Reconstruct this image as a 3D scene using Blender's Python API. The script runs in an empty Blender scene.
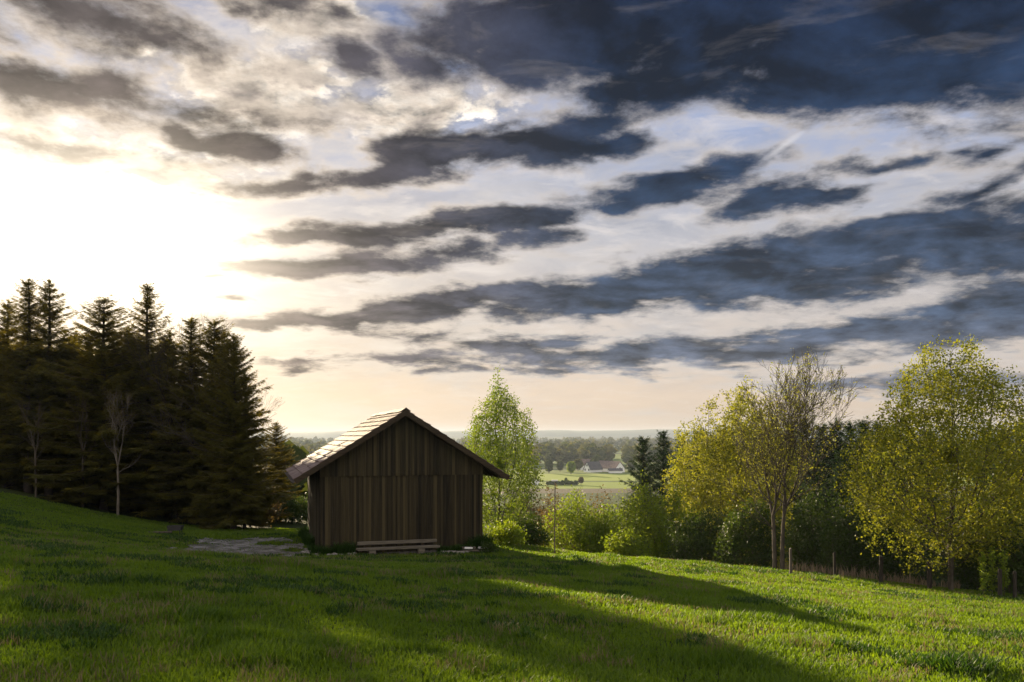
import bpy, math, random
import numpy as np
from mathutils import Vector, Matrix
R = math.radians
rng = np.random.default_rng(7)
random.seed(7)
scn = bpy.context.scene
COL = scn.collection
EYE = 1.6           # camera height over the ground at the origin
F, CX, HY = 800.0, 512.0, 436.0   # focal length in pixels and the horizon row of the survey
SUN = Vector((-0.5025, 1.0, 0.210)).normalized()

# ------------------------------------------------------------------ objects
def link(name, me, mat=None, parent=None, loc=None):
    o = bpy.data.objects.new(name, me)
    COL.objects.link(o)
    if mat is not None and me is not None:
        me.materials.append(mat)
    if parent is not None:
        o.parent = parent
    if loc is not None:
        o.location = loc
    return o

def np_mesh(name, V, faces, smooth=False, attr=None):
    """faces: list of int arrays (n,k)."""
    V = np.asarray(V, dtype=np.float32)
    me = bpy.data.meshes.new(name)
    faces = [np.asarray(f, dtype=np.int32) for f in faces if len(f)]
    me.vertices.add(len(V)); me.vertices.foreach_set('co', V.ravel())
    nl = sum(f.size for f in faces); nf = sum(len(f) for f in faces)
    me.loops.add(nl)
    me.loops.foreach_set('vertex_index', np.concatenate([f.ravel() for f in faces]))
    me.polygons.add(nf)
    tot = np.concatenate([np.full(len(f), f.shape[1], dtype=np.int32) for f in faces])
    st = np.concatenate([[0], np.cumsum(tot)[:-1]]).astype(np.int32)
    me.polygons.foreach_set('loop_start', st)
    try:
        me.polygons.foreach_set('loop_total', tot)
    except Exception:
        pass
    if attr is not None:
        a = me.attributes.new('tint', 'FLOAT', 'POINT')
        a.data.foreach_set('value', np.asarray(attr, dtype=np.float32))
    me.update(calc_edges=True)
    if smooth:
        me.polygons.foreach_set('use_smooth', np.ones(nf, dtype=bool))
    return me

def tag(o, label=None, cat=None, group=None, kind=None):
    if label: o['label'] = label
    if cat: o['category'] = cat
    if group: o['group'] = group
    if kind: o['kind'] = kind
    return o

def empty(name, loc, rz=0, label=None, cat=None, group=None):
    o = bpy.data.objects.new(name, None); COL.objects.link(o)
    o.location = loc; o.rotation_euler = (0, 0, rz); o.empty_display_size = 0.3
    return tag(o, label, cat, group)

class MB:
    """collects solids into ONE mesh"""
    def __init__(s): s.v = []; s.f = []
    def add(s, vs, fs):
        b = len(s.v); s.v += [tuple(v) for v in vs]; s.f += [tuple(i + b for i in f) for f in fs]
    def box(s, a, b, M=None):
        (x0, y0, z0), (x1, y1, z1) = a, b
        vs = [Vector(p) for p in ((x0,y0,z0),(x1,y0,z0),(x1,y1,z0),(x0,y1,z0),(x0,y0,z1),(x1,y0,z1),(x1,y1,z1),(x0,y1,z1))]
        if M is not None: vs = [M @ v for v in vs]
        s.add(vs, [(0,3,2,1),(4,5,6,7),(0,1,5,4),(1,2,6,5),(2,3,7,6),(3,0,4,7)])
    def prism(s, poly, d0, d1, fn):
        """poly of 2D points extruded from d0 to d1; fn(u,v,d)->xyz"""
        n = len(poly)
        vs = [fn(u, v, d0) for u, v in poly] + [fn(u, v, d1) for u, v in poly]
        fs = [tuple(range(n))[::-1], tuple(range(n, 2*n))] + [(i, (i+1) % n, n+(i+1) % n, n+i) for i in range(n)]
        s.add(vs, fs)
    def tube(s, p, q, r0, r1, n=8):
        p = Vector(p); q = Vector(q); d = (q-p).normalized()
        a = d.orthogonal().normalized(); b = d.cross(a)
        vs = [p + (a*math.cos(t)+b*math.sin(t))*r0 for t in [2*math.pi*i/n for i in range(n)]]
        vs += [q + (a*math.cos(t)+b*math.sin(t))*r1 for t in [2*math.pi*i/n for i in range(n)]]
        s.add(vs, [tuple(range(n))[::-1], tuple(range(n, 2*n))] + [(i, (i+1) % n, n+(i+1) % n, n+i) for i in range(n)])
    def build(s, name, mat, parent=None, smooth=False, bevel=0):
        me = bpy.data.meshes.new(name); me.from_pydata(s.v, [], s.f); me.update()
        o = link(name, me, mat, parent)
        if smooth: me.polygons.foreach_set('use_smooth', [True]*len(me.polygons))
        if bevel:
            m = o.modifiers.new('bevel', 'BEVEL'); m.width = bevel; m.segments = 2; m.limit_method = 'ANGLE'
        return o

def copy_tree(o, parent=None):
    c = o.copy(); COL.objects.link(c)
    if parent is not None: c.parent = parent
    for ch in list(o.children): copy_tree(ch, c)
    return c

# ------------------------------------------------------------------ materials
def new_mat(name):
    m = bpy.data.materials.new(name); m.use_nodes = True
    m.node_tree.nodes.clear()
    return m, m.node_tree
def N(t, kind, **kw):
    n = t.nodes.new(kind)
    for k, v in kw.items():
        if k.startswith('i_'): n.inputs[k[2:]].default_value = v
        else: setattr(n, k, v)
    return n
def ramp(t, fac, stops, interp='LINEAR'):
    n = t.nodes.new('ShaderNodeValToRGB'); n.color_ramp.interpolation = interp
    cr = n.color_ramp
    while len(cr.elements) < len(stops): cr.elements.new(0.5)
    for e, (p, c) in zip(cr.elements, stops):
        e.position = p; e.color = (c[0], c[1], c[2], 1) if hasattr(c, '__len__') else (c, c, c, 1)
    t.links.new(fac, n.inputs[0])
    return n.outputs[0]
def noise(t, vec, scale, detail=4, rough=0.55, dist=0.0):
    n = N(t, 'ShaderNodeTexNoise'); n.inputs['Scale'].default_value = scale
    n.inputs['Detail'].default_value = detail; n.inputs['Roughness'].default_value = rough
    n.inputs['Distortion'].default_value = dist
    if vec is not None: t.links.new(vec, n.inputs['Vector'])
    return n.outputs['Fac']
def mixc(t, f, a, b, mode='MIX'):
    n = N(t, 'ShaderNodeMix', data_type='RGBA', blend_type=mode)
    for s, v in ((n.inputs[0], f), (n.inputs[6], a), (n.inputs[7], b)):
        if isinstance(v, bpy.types.NodeSocket): t.links.new(v, s)
        elif hasattr(v, '__len__'): s.default_value = (*v[:3], 1)
        else: s.default_value = v
    return n.outputs[2]
def math_(t, op, a, b=None, c=None, clamp=False):
    n = N(t, 'ShaderNodeMath', operation=op, use_clamp=clamp)
    for i, v in enumerate((a, b, c)):
        if v is None: continue
        if isinstance(v, bpy.types.NodeSocket): t.links.new(v, n.inputs[i])
        else: n.inputs[i].default_value = v
    return n.outputs[0]
def mapping(t, vec, scale=(1,1,1), loc=(0,0,0), rot=(0,0,0), kind='POINT'):
    n = N(t, 'ShaderNodeMapping', vector_type=kind)
    n.inputs['Scale'].default_value = scale; n.inputs['Location'].default_value = loc; n.inputs['Rotation'].default_value = rot
    t.links.new(vec, n.inputs['Vector']); return n.outputs[0]

def leaf_mat(name, c1, c2, trans=0.5, transcol=None, scale=0.9, spec=0.25):
    m, t = new_mat(name)
    out = N(t, 'ShaderNodeOutputMaterial')
    geo = N(t, 'ShaderNodeNewGeometry')
    n1 = noise(t, geo.outputs['Position'], scale, 3)
    at = N(t, 'ShaderNodeAttribute', attribute_name='tint')
    f = math_(t, 'ADD', math_(t, 'MULTIPLY', n1, 0.9), math_(t, 'MULTIPLY', at.outputs['Fac'], 0.6))
    f = math_(t, 'SUBTRACT', f, 0.25, clamp=True)
    col = mixc(t, f, c1, c2)
    dif = N(t, 'ShaderNodeBsdfPrincipled'); dif.inputs['Roughness'].default_value = 0.55
    dif.inputs['Specular IOR Level'].default_value = spec
    t.links.new(col, dif.inputs['Base Color'])
    tr = N(t, 'ShaderNodeBsdfTranslucent')
    tc = mixc(t, 1.0, col, transcol or (1.5, 1.35, 0.55), 'MULTIPLY')
    t.links.new(tc, tr.inputs['Color'])
    mx = N(t, 'ShaderNodeMixShader'); mx.inputs[0].default_value = trans
    t.links.new(dif.outputs[0], mx.inputs[1]); t.links.new(tr.outputs[0], mx.inputs[2])
    t.links.new(mx.outputs[0], out.inputs[0])
    return m

def rough_mat(name, c1, c2, scale=6, rough=0.85, stretch=(1,1,1), bump=0.4, spec=0.3, detail=6):
    m, t = new_mat(name)
    out = N(t, 'ShaderNodeOutputMaterial'); tc = N(t, 'ShaderNodeTexCoord')
    v = mapping(t, tc.outputs['Object'], scale=stretch)
    n1 = noise(t, v, scale, detail, 0.62)
    col = mixc(t, math_(t, 'MULTIPLY_ADD', n1, 2.4, -0.7, clamp=True), c1, c2)
    b = N(t, 'ShaderNodeBsdfPrincipled'); b.inputs['Roughness'].default_value = rough
    b.inputs['Specular IOR Level'].default_value = spec
    t.links.new(col, b.inputs['Base Color'])
    bp = N(t, 'ShaderNodeBump'); bp.inputs['Strength'].default_value = bump; bp.inputs['Distance'].default_value = 0.02
    t.links.new(n1, bp.inputs['Height']); t.links.new(bp.outputs[0], b.inputs['Normal'])
    t.links.new(b.outputs[0], out.inputs[0])
    return m

M = {}
M['bark'] = rough_mat('bark', (0.03,0.024,0.018), (0.11,0.09,0.065), 9, stretch=(1,1,0.25), bump=0.8)
M['pale_bark'] = rough_mat('pale_bark', (0.06,0.05,0.04), (0.20,0.175,0.14), 5, stretch=(1,1,0.5), bump=0.6)
M['dark_bark'] = rough_mat('dark_bark', (0.02,0.016,0.012), (0.07,0.055,0.04), 9, stretch=(1,1,0.25), bump=0.8)
M['needle'] = leaf_mat('needle', (0.052,0.062,0.014), (0.155,0.15,0.032), 0.62, (1.8,1.4,0.4))
M['needle_far'] = leaf_mat('needle_far', (0.020,0.045,0.016), (0.045,0.085,0.026), 0.2)
M['leaf_fresh'] = leaf_mat('leaf_fresh', (0.08,0.15,0.014), (0.20,0.27,0.03), 0.55)
M['leaf_gold'] = leaf_mat('leaf_gold', (0.12,0.16,0.02), (0.29,0.29,0.045), 0.55, (1.55,1.42,0.55))
M['leaf_right'] = leaf_mat('leaf_right', (0.09,0.135,0.016), (0.25,0.262,0.034), 0.55, (1.6,1.42,0.55))
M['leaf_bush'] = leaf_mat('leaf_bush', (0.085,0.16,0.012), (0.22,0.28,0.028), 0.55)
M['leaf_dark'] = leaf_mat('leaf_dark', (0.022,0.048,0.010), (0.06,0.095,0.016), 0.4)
M['leaf_brown'] = leaf_mat('leaf_brown', (0.09,0.075,0.03), (0.19,0.14,0.06), 0.4, (1.3,1.1,0.6))
M['grass'] = leaf_mat('grass', (0.023,0.062,0.007), (0.112,0.182,0.014), 0.55, (2.65,2.3,0.5), scale=0.55)
M['dry_grass'] = leaf_mat('dry_grass', (0.16,0.12,0.075), (0.32,0.25,0.16), 0.4, (1.2,1.05,0.8))
M['weed'] = leaf_mat('weed', (0.012,0.036,0.007), (0.04,0.085,0.012), 0.4, (1.8,1.8,0.5))
M['straw'] = leaf_mat('straw', (0.10,0.09,0.04), (0.24,0.20,0.10), 0.4, (1.2,1.05,0.8))
M['stone'] = rough_mat('stone', (0.09,0.085,0.075), (0.30,0.28,0.25), 12, bump=0.7)
M['grey_wood'] = rough_mat('grey_wood', (0.06,0.052,0.04), (0.17,0.15,0.115), 8, stretch=(0.3,3,3), bump=0.6)
M['dark_metal'] = rough_mat('dark_metal', (0.012,0.012,0.013), (0.04,0.038,0.035), 20, rough=0.6)
M['pole'] = rough_mat('pole', (0.05,0.04,0.03), (0.11,0.09,0.07), 14, rough=0.6)
M['white'] = rough_mat('white', (0.6,0.6,0.58), (0.8,0.8,0.77), 3, bump=0.1)
M['far_white'] = rough_mat('far_white', (0.80,0.80,0.80), (0.88,0.88,0.87), 0.6, bump=0.1)
M['far_roof'] = rough_mat('far_roof', (0.10,0.075,0.065), (0.22,0.16,0.14), 0.8, bump=0.3)
M['far_roof_dark'] = rough_mat('far_roof_dark', (0.05,0.05,0.055), (0.11,0.11,0.12), 0.8, bump=0.3)
M['far_glass'] = rough_mat('far_glass', (0.02,0.025,0.035), (0.05,0.06,0.075), 2, rough=0.2, bump=0)
M['post'] = rough_mat('post', (0.010,0.008,0.006), (0.045,0.036,0.026), 12, stretch=(2,2,0.3))

# weathered boards: every board has its own tone, streaks run down the grain
def board_mat(name, dark, light, green):
    m, t = new_mat(name)
    out = N(t, 'ShaderNodeOutputMaterial'); tc = N(t, 'ShaderNodeTexCoord')
    at = N(t, 'ShaderNodeAttribute', attribute_name='tint')
    v = mapping(t, tc.outputs['Object'], scale=(14,14,0.7))
    n1 = noise(t, v, 1.0, 6, 0.65, 0.4)
    v2 = mapping(t, tc.outputs['Object'], scale=(1,1,0.6))
    n2 = noise(t, v2, 0.9, 3)
    f = math_(t, 'ADD', math_(t, 'MULTIPLY', n1, 0.9), math_(t, 'MULTIPLY_ADD', at.outputs['Fac'], 0.9, -0.45))
    col = ramp(t, f, [(0.15, dark), (0.5, tuple(0.55*a+0.45*b for a, b in zip(dark, light))), (0.85, light)])
    sx = N(t, 'ShaderNodeSeparateXYZ'); t.links.new(tc.outputs['Object'], sx.inputs[0])
    g = math_(t, 'MULTIPLY', math_(t, 'MULTIPLY_ADD', n2, 2.5, -0.9, clamp=True), math_(t, 'MULTIPLY_ADD', sx.outputs[2], 0.18, 0.05, clamp=True))
    col = mixc(t, g, col, green)
    b = N(t, 'ShaderNodeBsdfPrincipled'); b.inputs['Roughness'].default_value = 0.8
    b.inputs['Specular IOR Level'].default_value = 0.25
    t.links.new(col, b.inputs['Base Color'])
    bp = N(t, 'ShaderNodeBump'); bp.inputs['Strength'].default_value = 0.6; bp.inputs['Distance'].default_value = 0.01
    t.links.new(n1, bp.inputs['Height']); t.links.new(bp.outputs[0], b.inputs['Normal'])
    t.links.new(b.outputs[0], out.inputs[0])
    return m
M['boards'] = board_mat('boards', (0.008,0.0062,0.0028), (0.058,0.045,0.019), (0.020,0.026,0.005))
M['timber'] = rough_mat('timber', (0.014,0.010,0.006), (0.055,0.038,0.02), 8, stretch=(0.4,3,3))

def roof_mat():
    m, t = new_mat('roof_slab')
    out = N(t, 'ShaderNodeOutputMaterial'); tc = N(t, 'ShaderNodeTexCoord')
    at = N(t, 'ShaderNodeAttribute', attribute_name='tint')
    n1 = noise(t, tc.outputs['Object'], 3.0, 6, 0.65)
    n2 = noise(t, tc.outputs['Object'], 22.0, 3, 0.6)
    f = math_(t, 'ADD', math_(t, 'MULTIPLY', n1, 0.7), math_(t, 'MULTIPLY', at.outputs['Fac'], 0.5))
    col = ramp(t, f, [(0.2, (0.06,0.042,0.04)), (0.5, (0.14,0.10,0.09)), (0.9, (0.25,0.19,0.17))])
    col = mixc(t, math_(t, 'MULTIPLY_ADD', n2, 4, -2.3, clamp=True), col, (0.10,0.09,0.05))
    b = N(t, 'ShaderNodeBsdfPrincipled'); b.inputs['Roughness'].default_value = 0.7
    b.inputs['Specular IOR Level'].default_value = 0.2
    t.links.new(col, b.inputs['Base Color'])
    bp = N(t, 'ShaderNodeBump'); bp.inputs['Strength'].default_value = 0.4; bp.inputs['Distance'].default_value = 0.01
    t.links.new(n2, bp.inputs['Height']); t.links.new(bp.outputs[0], b.inputs['Normal'])
    t.links.new(b.outputs[0], out.inputs[0])
    return m
M['roof'] = roof_mat()

# ------------------------------------------------------------------ terrain
def vnoise(x, y, seed=0):
    xi = np.floor(x).astype(np.int64); yi = np.floor(y).astype(np.int64)
    xf = x - xi; yf = y - yi
    def hsh(a, b):
        h = (a*374761393 + b*668265263 + seed*982451653) & 0x7fffffff
        h = ((h ^ (h >> 13)) * 1274126177) & 0x7fffffff
        return ((h ^ (h >> 16)) & 0xffff) / 65535.0
    u = xf*xf*(3-2*xf); v = yf*yf*(3-2*yf)
    return (hsh(xi, yi)*(1-u)+hsh(xi+1, yi)*u)*(1-v) + (hsh(xi, yi+1)*(1-u)+hsh(xi+1, yi+1)*u)*v
def fbm(x, y, seed=0, oct=4):
    s = 0; a = 0.5; tot = 0
    for i in range(oct):
        s = s + a*vnoise(x*2**i+17.3*i, y*2**i-9.1*i, seed+i); tot += a; a *= 0.5
    return s/tot
YC_X = np.array([-400,-60,-30,-14,-9,-3.5,0,3,10,18,30,60,400.])
YC_Y = np.array([ 110, 95, 85, 75,58,42,34,30.8,29.8,25.8,23,22,40.])
def h_plane(x, y):
    return -0.0933*y - 0.074*60*np.tanh(x/60)
CTRL = [(320,556,29.4),(400,555,30.3),(482,551,31.3),(545,554,30.5),(300,533,39),(170,527,42),(100,513,42),(0,490,42),(-80,476,42),
        (235,530,43),(700,565,29.5),(800,574,28.8),(900,586,26.8),(1024,601,24.5),(200,550,28),(60,533,28),(130,527,36),(20,505,36),
        (250,556,27),(600,566,27),(887,637,11.3),(760,614,13.5)]
_P = []; _Z = []
for px, r, D in CTRL:
    x = (px-CX)/F*D; _P.append((x, D)); _Z.append(EYE-(r-HY)/F*D - float(h_plane(np.array(x), np.array(D))))
for x, y in ((0,0),(-8,8),(0,14),(-15,12),(0,22),(-8,18),(-20,20)):
    _P.append((x, y)); _Z.append(0)
_P = np.array(_P, float); _Z = np.array(_Z, float); SG = 7.5
_K = np.exp(-((_P[:,None]-_P[None])**2).sum(-1)/(2*SG*SG)) + 0.04*np.eye(len(_P))
_W = np.linalg.solve(_K, _Z)
FLOOR = -27.0
def H(x, y):
    x = np.asarray(x, float); y = np.asarray(y, float)
    sh = x.shape; xx = x.ravel(); yy = y.ravel()
    res = np.zeros_like(xx)
    for (a, b), w in zip(_P, _W):
        res += w*np.exp(-((xx-a)**2+(yy-b)**2)/(2*SG*SG))
    h = h_plane(xx, yy) + res
    yc = np.interp(xx, YC_X, YC_Y)
    s = np.maximum(yy-yc, 0)
    h = h - 0.24*s*s/(s+5)
    h = h + 0.10*(fbm(xx*0.35+50, yy*0.35+50, 3, 3)-0.5) + 0.03*(fbm(xx*1.7+50, yy*1.7, 9, 2)-0.5)
    fl = FLOOR + 3*(fbm(xx*0.004+20, yy*0.004+20, 5, 2)-0.5)
    k = 3.0
    d = np.clip((h-fl)/k, -30, 30)
    h = fl + k*np.log1p(np.exp(d))
    return h.reshape(sh)
def hz(x, y): return float(H(np.array([x]), np.array([y]))[0])

def graded(lo, hi, c, A, n):
    a = math.asinh((lo-c)/A); b = math.asinh((hi-c)/A)
    return c + A*np.sinh(np.linspace(a, b, n))
gx = graded(-5000, 5000, 0, 11, 340); gy = graded(-400, 6500, 22, 11, 330)
GX, GY = np.meshgrid(gx, gy)
GZ = H(GX, GY)
V = np.stack([GX.ravel(), GY.ravel(), GZ.ravel()], 1)
i = np.arange(len(gy)-1)[:,None]*len(gx) + np.arange(len(gx)-1)[None]
i = i.ravel()
gm = np_mesh('ground', V, [np.stack([i, i+1, i+1+len(gx), i+len(gx)], 1)], smooth=True)

def ground_mat():
    m, t = new_mat('ground')
    out = N(t, 'ShaderNodeOutputMaterial'); g = N(t, 'ShaderNodeNewGeometry'); P = g.outputs['Position']
    n1 = noise(t, P, 0.5, 5); n2 = noise(t, P, 9.0, 4, 0.7)
    near = mixc(t, n1, (0.020,0.036,0.006), (0.045,0.062,0.012))
    near = mixc(t, math_(t, 'MULTIPLY_ADD', n2, 3, -1.4, clamp=True), near, (0.040,0.032,0.018))
    # the far plain: strips of pasture and ploughed land
    sx = N(t, 'ShaderNodeSeparateXYZ'); t.links.new(P, sx.inputs[0])
    v = mapping(t, P, scale=(0.0035,0.011,0.01), rot=(0,0,0.12))
    vo = N(t, 'ShaderNodeTexVoronoi'); vo.inputs['Scale'].default_value = 1.0; t.links.new(v, vo.inputs['Vector'])
    sc = N(t, 'ShaderNodeSeparateColor'); t.links.new(vo.outputs['Color'], sc.inputs[0])
    fld = ramp(t, sc.outputs[0], [(0.0,(0.13,0.19,0.035)),(0.35,(0.19,0.24,0.05)),(0.6,(0.09,0.15,0.035)),(0.8,(0.20,0.165,0.10)),(1.0,(0.16,0.22,0.05))], 'CONSTANT')
    # named strips just before the farm
    yb = math_(t, 'ADD', sx.outputs[1], math_(t, 'MULTIPLY', sx.outputs[0], -0.06))
    bands = ramp(t, math_(t, 'MULTIPLY', yb, 1/1000), [(0.0,(0.06,0.085,0.025)),(0.395,(0.12,0.105,0.07)),(0.432,(0.22,0.29,0.055)),(0.50,(0.10,0.15,0.035)),(0.515,(0.26,0.33,0.06)),(0.60,(0.15,0.20,0.05)),(0.66,(0.10,0.13,0.05))], 'CONSTANT')
    far = mixc(t, math_(t, 'MULTIPLY_ADD', sx.outputs[1], 0.02, -14.2, clamp=True), bands, fld)
    col = mixc(t, math_(t, 'MULTIPLY_ADD', sx.outputs[1], 0.01, -1.2, clamp=True), near, far)
    b = N(t, 'ShaderNodeBsdfPrincipled'); b.inputs['Roughness'].default_value = 0.95; b.inputs['Specular IOR Level'].default_value = 0.1
    t.links.new(col, b.inputs['Base Color'])
    bp = N(t, 'ShaderNodeBump'); bp.inputs['Strength'].default_value = 0.8; bp.inputs['Distance'].default_value = 0.03
    t.links.new(n2, bp.inputs['Height']); t.links.new(bp.outputs[0], b.inputs['Normal'])
    t.links.new(b.outputs[0], out.inputs[0])
    return m
tag(link('ground', gm, ground_mat()), kind='structure')

# distant ridges (real terrain strips with slopes on both sides)
M['hill'] = rough_mat('hill', (0.035,0.055,0.03), (0.10,0.12,0.06), 0.004, bump=0)
def ridge(D, depth, top_fn, name, step=40):
    xs = np.arange(-4950, 4951, step); ys = np.linspace(0, 1, 11)
    X, Y = np.meshgrid(xs, ys)
    prof = np.sin(np.pi*Y)**1.2
    tp = top_fn(xs)[None]
    Z = FLOOR - 12 + (tp-FLOOR+12)*prof
    me = np_mesh(name, np.stack([X.ravel(), (D+depth*(Y-0.5)).ravel(), Z.ravel()], 1),
                 [np.stack([q, q+1, q+1+len(xs), q+len(xs)], 1) for q in [(np.arange(10)[:,None]*len(xs)+np.arange(len(xs)-1)[None]).ravel()]], smooth=True)
    tag(link(name, me, M['hill']), kind='structure')
ridge(5000, 1200, lambda x: EYE + 5000/F*(1.5+7.5*fbm(x/800+7, x*0+3, 11, 4)), 'far_hills')
ridge(3500, 900, lambda x: EYE + 3500/F*(-5.0+5.5*fbm(x/500+2, x*0+1, 21, 4)), 'near_hills')

# ------------------------------------------------------------------ vegetation generators
def rot_basis(d):
    d = d/np.linalg.norm(d, axis=-1, keepdims=True)
    a = np.where(np.abs(d[...,2:3]) < 0.9, np.array([0,0,1.0]), np.array([1.0,0,0]))
    u = np.cross(d, a); u /= np.linalg.norm(u, axis=-1, keepdims=True)
    w = np.cross(d, u)
    return u, w
def tubes(P0, P1, r0, r1, n=5):
    d = P1-P0; u, w = rot_basis(d)
    th = np.arange(n)*2*np.pi/n
    c = np.cos(th)[None,:,None]; s = np.sin(th)[None,:,None]
    ring = u[:,None]*c + w[:,None]*s
    A = P0[:,None] + ring*r0[:,None,None]; B = P1[:,None] + ring*r1[:,None,None]
    V = np.concatenate([A, B], 1).reshape(-1, 3)
    m = len(P0); base = (np.arange(m)*2*n)[:,None]; k = np.arange(n)[None]; k2 = (k+1) % n
    Fq = np.stack([base+k, base+k2, base+n+k2, base+n+k], -1).reshape(-1, 4)
    return V, Fq

def colonize(att, trunk, step=0.22, infl=2.0, kill=0.35, iters=140, up=0.0, seed=0):
    g = np.random.default_rng(seed)
    nodes = [np.array(p, float) for p in trunk]; par = [-1]+list(range(len(trunk)-1))
    att = att.copy()
    best = np.full(len(att), 1e9); bi = np.zeros(len(att), int)
    def upd(ids):
        nonlocal best, bi
        Q = np.array([nodes[k] for k in ids])
        d = np.linalg.norm(att[:,None]-Q[None], axis=2)
        j = d.argmin(1); dd = d[np.arange(len(att)), j]
        m = dd < best
        best[m] = dd[m]; bi[m] = np.array(ids)[j[m]]
    cc = {}
    upd(list(range(len(nodes))))
    for it in range(iters):
        if len(att) == 0: break
        act = best < (infl if it > 15 else 99)
        if not act.any(): break
        ids = np.unique(bi[act]); new = []
        for k in ids:
            m = act & (bi == k)
            cc[k] = cc.get(k, 0)+1
            if cc[k] > 4: best[m] = 0; continue
            v = att[m]-nodes[k]; v /= np.linalg.norm(v, axis=1, keepdims=True)+1e-9
            d = v.mean(0); d = d/(np.linalg.norm(d)+1e-9) + np.array([0,0,up]) + g.normal(0, 0.12, 3)
            d /= np.linalg.norm(d)+1e-9
            nodes.append(nodes[k]+d*step); par.append(int(k)); new.append(len(nodes)-1)
        if new: upd(new)
        keep = best > kill
        att = att[keep]; best = best[keep]; bi = bi[keep]
        if len(nodes) > 9000: break
    return np.array(nodes), np.array(par)

def skeleton_mesh(nodes, par, tip=0.006, exp=2.3, rmin=0, sides=5, rmax=None):
    n = len(nodes); r = np.zeros(n)
    for k in range(n-1, 0, -1):
        if r[k] == 0: r[k] = tip**exp
        r[par[k]] += r[k]
    r = r**(1/exp)
    if rmax: r = r*min(1, rmax/r[0]) if r[0] > rmax else r
    k = np.arange(1, n); k = k[par[k] >= 0]
    V, Fq = tubes(nodes[par[k]], nodes[k], np.minimum(r[par[k]], r[k]*1.6), r[k], sides)
    return V, Fq, r

def leaf_cloud(C, size, g, per=6, spread=0.16, flat=0.3, up=0.3):
    """diamond leaves scattered round the centres C"""
    m = len(C)*per
    P = np.repeat(C, per, 0) + g.normal(0, spread, (m, 3))
    nrm = g.normal(0, 1, (m, 3)); nrm[:,2] += up; nrm /= np.linalg.norm(nrm, axis=1, keepdims=True)
    u, w = rot_basis(nrm); a = g.uniform(0, 2*np.pi, m)[:,None]
    e1 = u*np.cos(a)+w*np.sin(a); e2 = -u*np.sin(a)+w*np.cos(a)
    s = size*g.uniform(0.6, 1.35, m)[:,None]
    V = np.stack([P-e1*s*0.5, P+e2*s*0.3+nrm*s*0.08, P+e1*s*0.5, P-e2*s*0.3+nrm*s*0.08], 1).reshape(-1, 3)
    Fq = np.arange(m*4).reshape(-1, 4)
    tint = np.repeat(g.uniform(0, 1, m), 4)
    return V, Fq, tint

def egg_points(g, n, cz, rx, ry, rz, topy=1.0, shell=0.45, lump=0.35, seed=1):
    """points in an uneven egg, denser towards its surface"""
    out = []
    while len(out) < n:
        v = g.normal(0, 1, 3); v /= np.linalg.norm(v)
        rad = g.uniform(shell, 1)**0.6 if g.random() < 0.75 else g.uniform(0, 1)
        az = math.atan2(v[1], v[0])
        lm = 1 + lump*(fbm(np.array([az*1.6+10]), np.array([v[2]*2.2+5]), seed, 2)[0]-0.5)*2
        x, y, z = v*rad*lm
        tp = 1-0.42*max(z, 0)*topy
        out.append((x*rx*tp, y*ry*tp, cz+z*rz))
    return np.array(out)

def deciduous(name, H_, spec, bark, leafm, loc, label, cat='tree', group=None, seed=1, parts=('trunk','crown')):
    """spec: crown centre z, rx, ry, rz, number of attractors, leaf size, leaves per twig, stems, tip, step, kill, up"""
    g = np.random.default_rng(seed)
    d = dict(cz=H_*0.6, rx=2, ry=2, rz=H_*0.4, na=900, leaf=0.11, per=7, spread=0.17, stems=1, tip=0.006, step=0.2, kill=0.3,
             up=0.1, topy=1, trunk=None, rmax=0.16, lump=0.35, shell=0.45, lean=0.0, leafr=0.011, fill=1.0, keep=1.0, lo=0.0)
    d.update(spec)
    att = egg_points(g, d['na'], d['cz'], d['rx'], d['ry'], d['rz'], d['topy'], d['shell'], d['lump'], seed)
    att = att[att[:,2] > 0.25]
    VV = []; FF = []; LC = []; off = 0
    for s in range(d['stems']):
        th = d['trunk'] if d['trunk'] else max(d['cz']-d['rz'], 0.1)
        bx = 0 if d['stems'] == 1 else (s-(d['stems']-1)/2)*0.22
        lean = d['lean'] + (0 if d['stems'] == 1 else (s-(d['stems']-1)/2)*0.16)
        nseg = max(2, int(th/0.22)+1)
        wob = g.uniform(0, 6)
        tr = [(bx + lean*z + 0.04*math.sin(z*1.3+wob), g.normal(0, 0.01)+0.04*math.sin(z*1.1+wob*2), z) for z in np.linspace(-0.15, th, nseg)]
        a = att if d['stems'] == 1 else att[(np.arange(len(att)) % d['stems']) == s]
        nodes, par = colonize(a, tr, d['step'], 2.4, d['kill'], 160, d['up'], seed+s)
        V, Fq, r = skeleton_mesh(nodes, par, d['tip'], 2.35, rmax=d['rmax'])
        VV.append(V); FF.append(Fq+off); off += len(V)
        LC.append(nodes[(r < d['leafr']) & (nodes[:,2] > d['lo'])])
    LC = np.concatenate(LC)
    if d['fill'] > 0:
        ea = egg_points(g, int(d['na']*d['fill']), d['cz'], d['rx'], d['ry'], d['rz'], d['topy'], d['shell'], d['lump'], seed); LC = np.concatenate([LC, ea[ea[:,2] > max(0.2, d['lo'])]])
    if d['keep'] < 1: LC = LC[g.random(len(LC)) < d['keep']]
    root = empty(name, loc, 0, label, cat, group)
    link(parts[0], np_mesh(parts[0], np.concatenate(VV), [np.concatenate(FF)], smooth=True), bark, root)
    V, Fq, ti = leaf_cloud(LC, d['leaf'], g, d['per'], d['spread'])
    link(parts[1], np_mesh(parts[1], V, [Fq], attr=ti), leafm, root)
    return root

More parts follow.
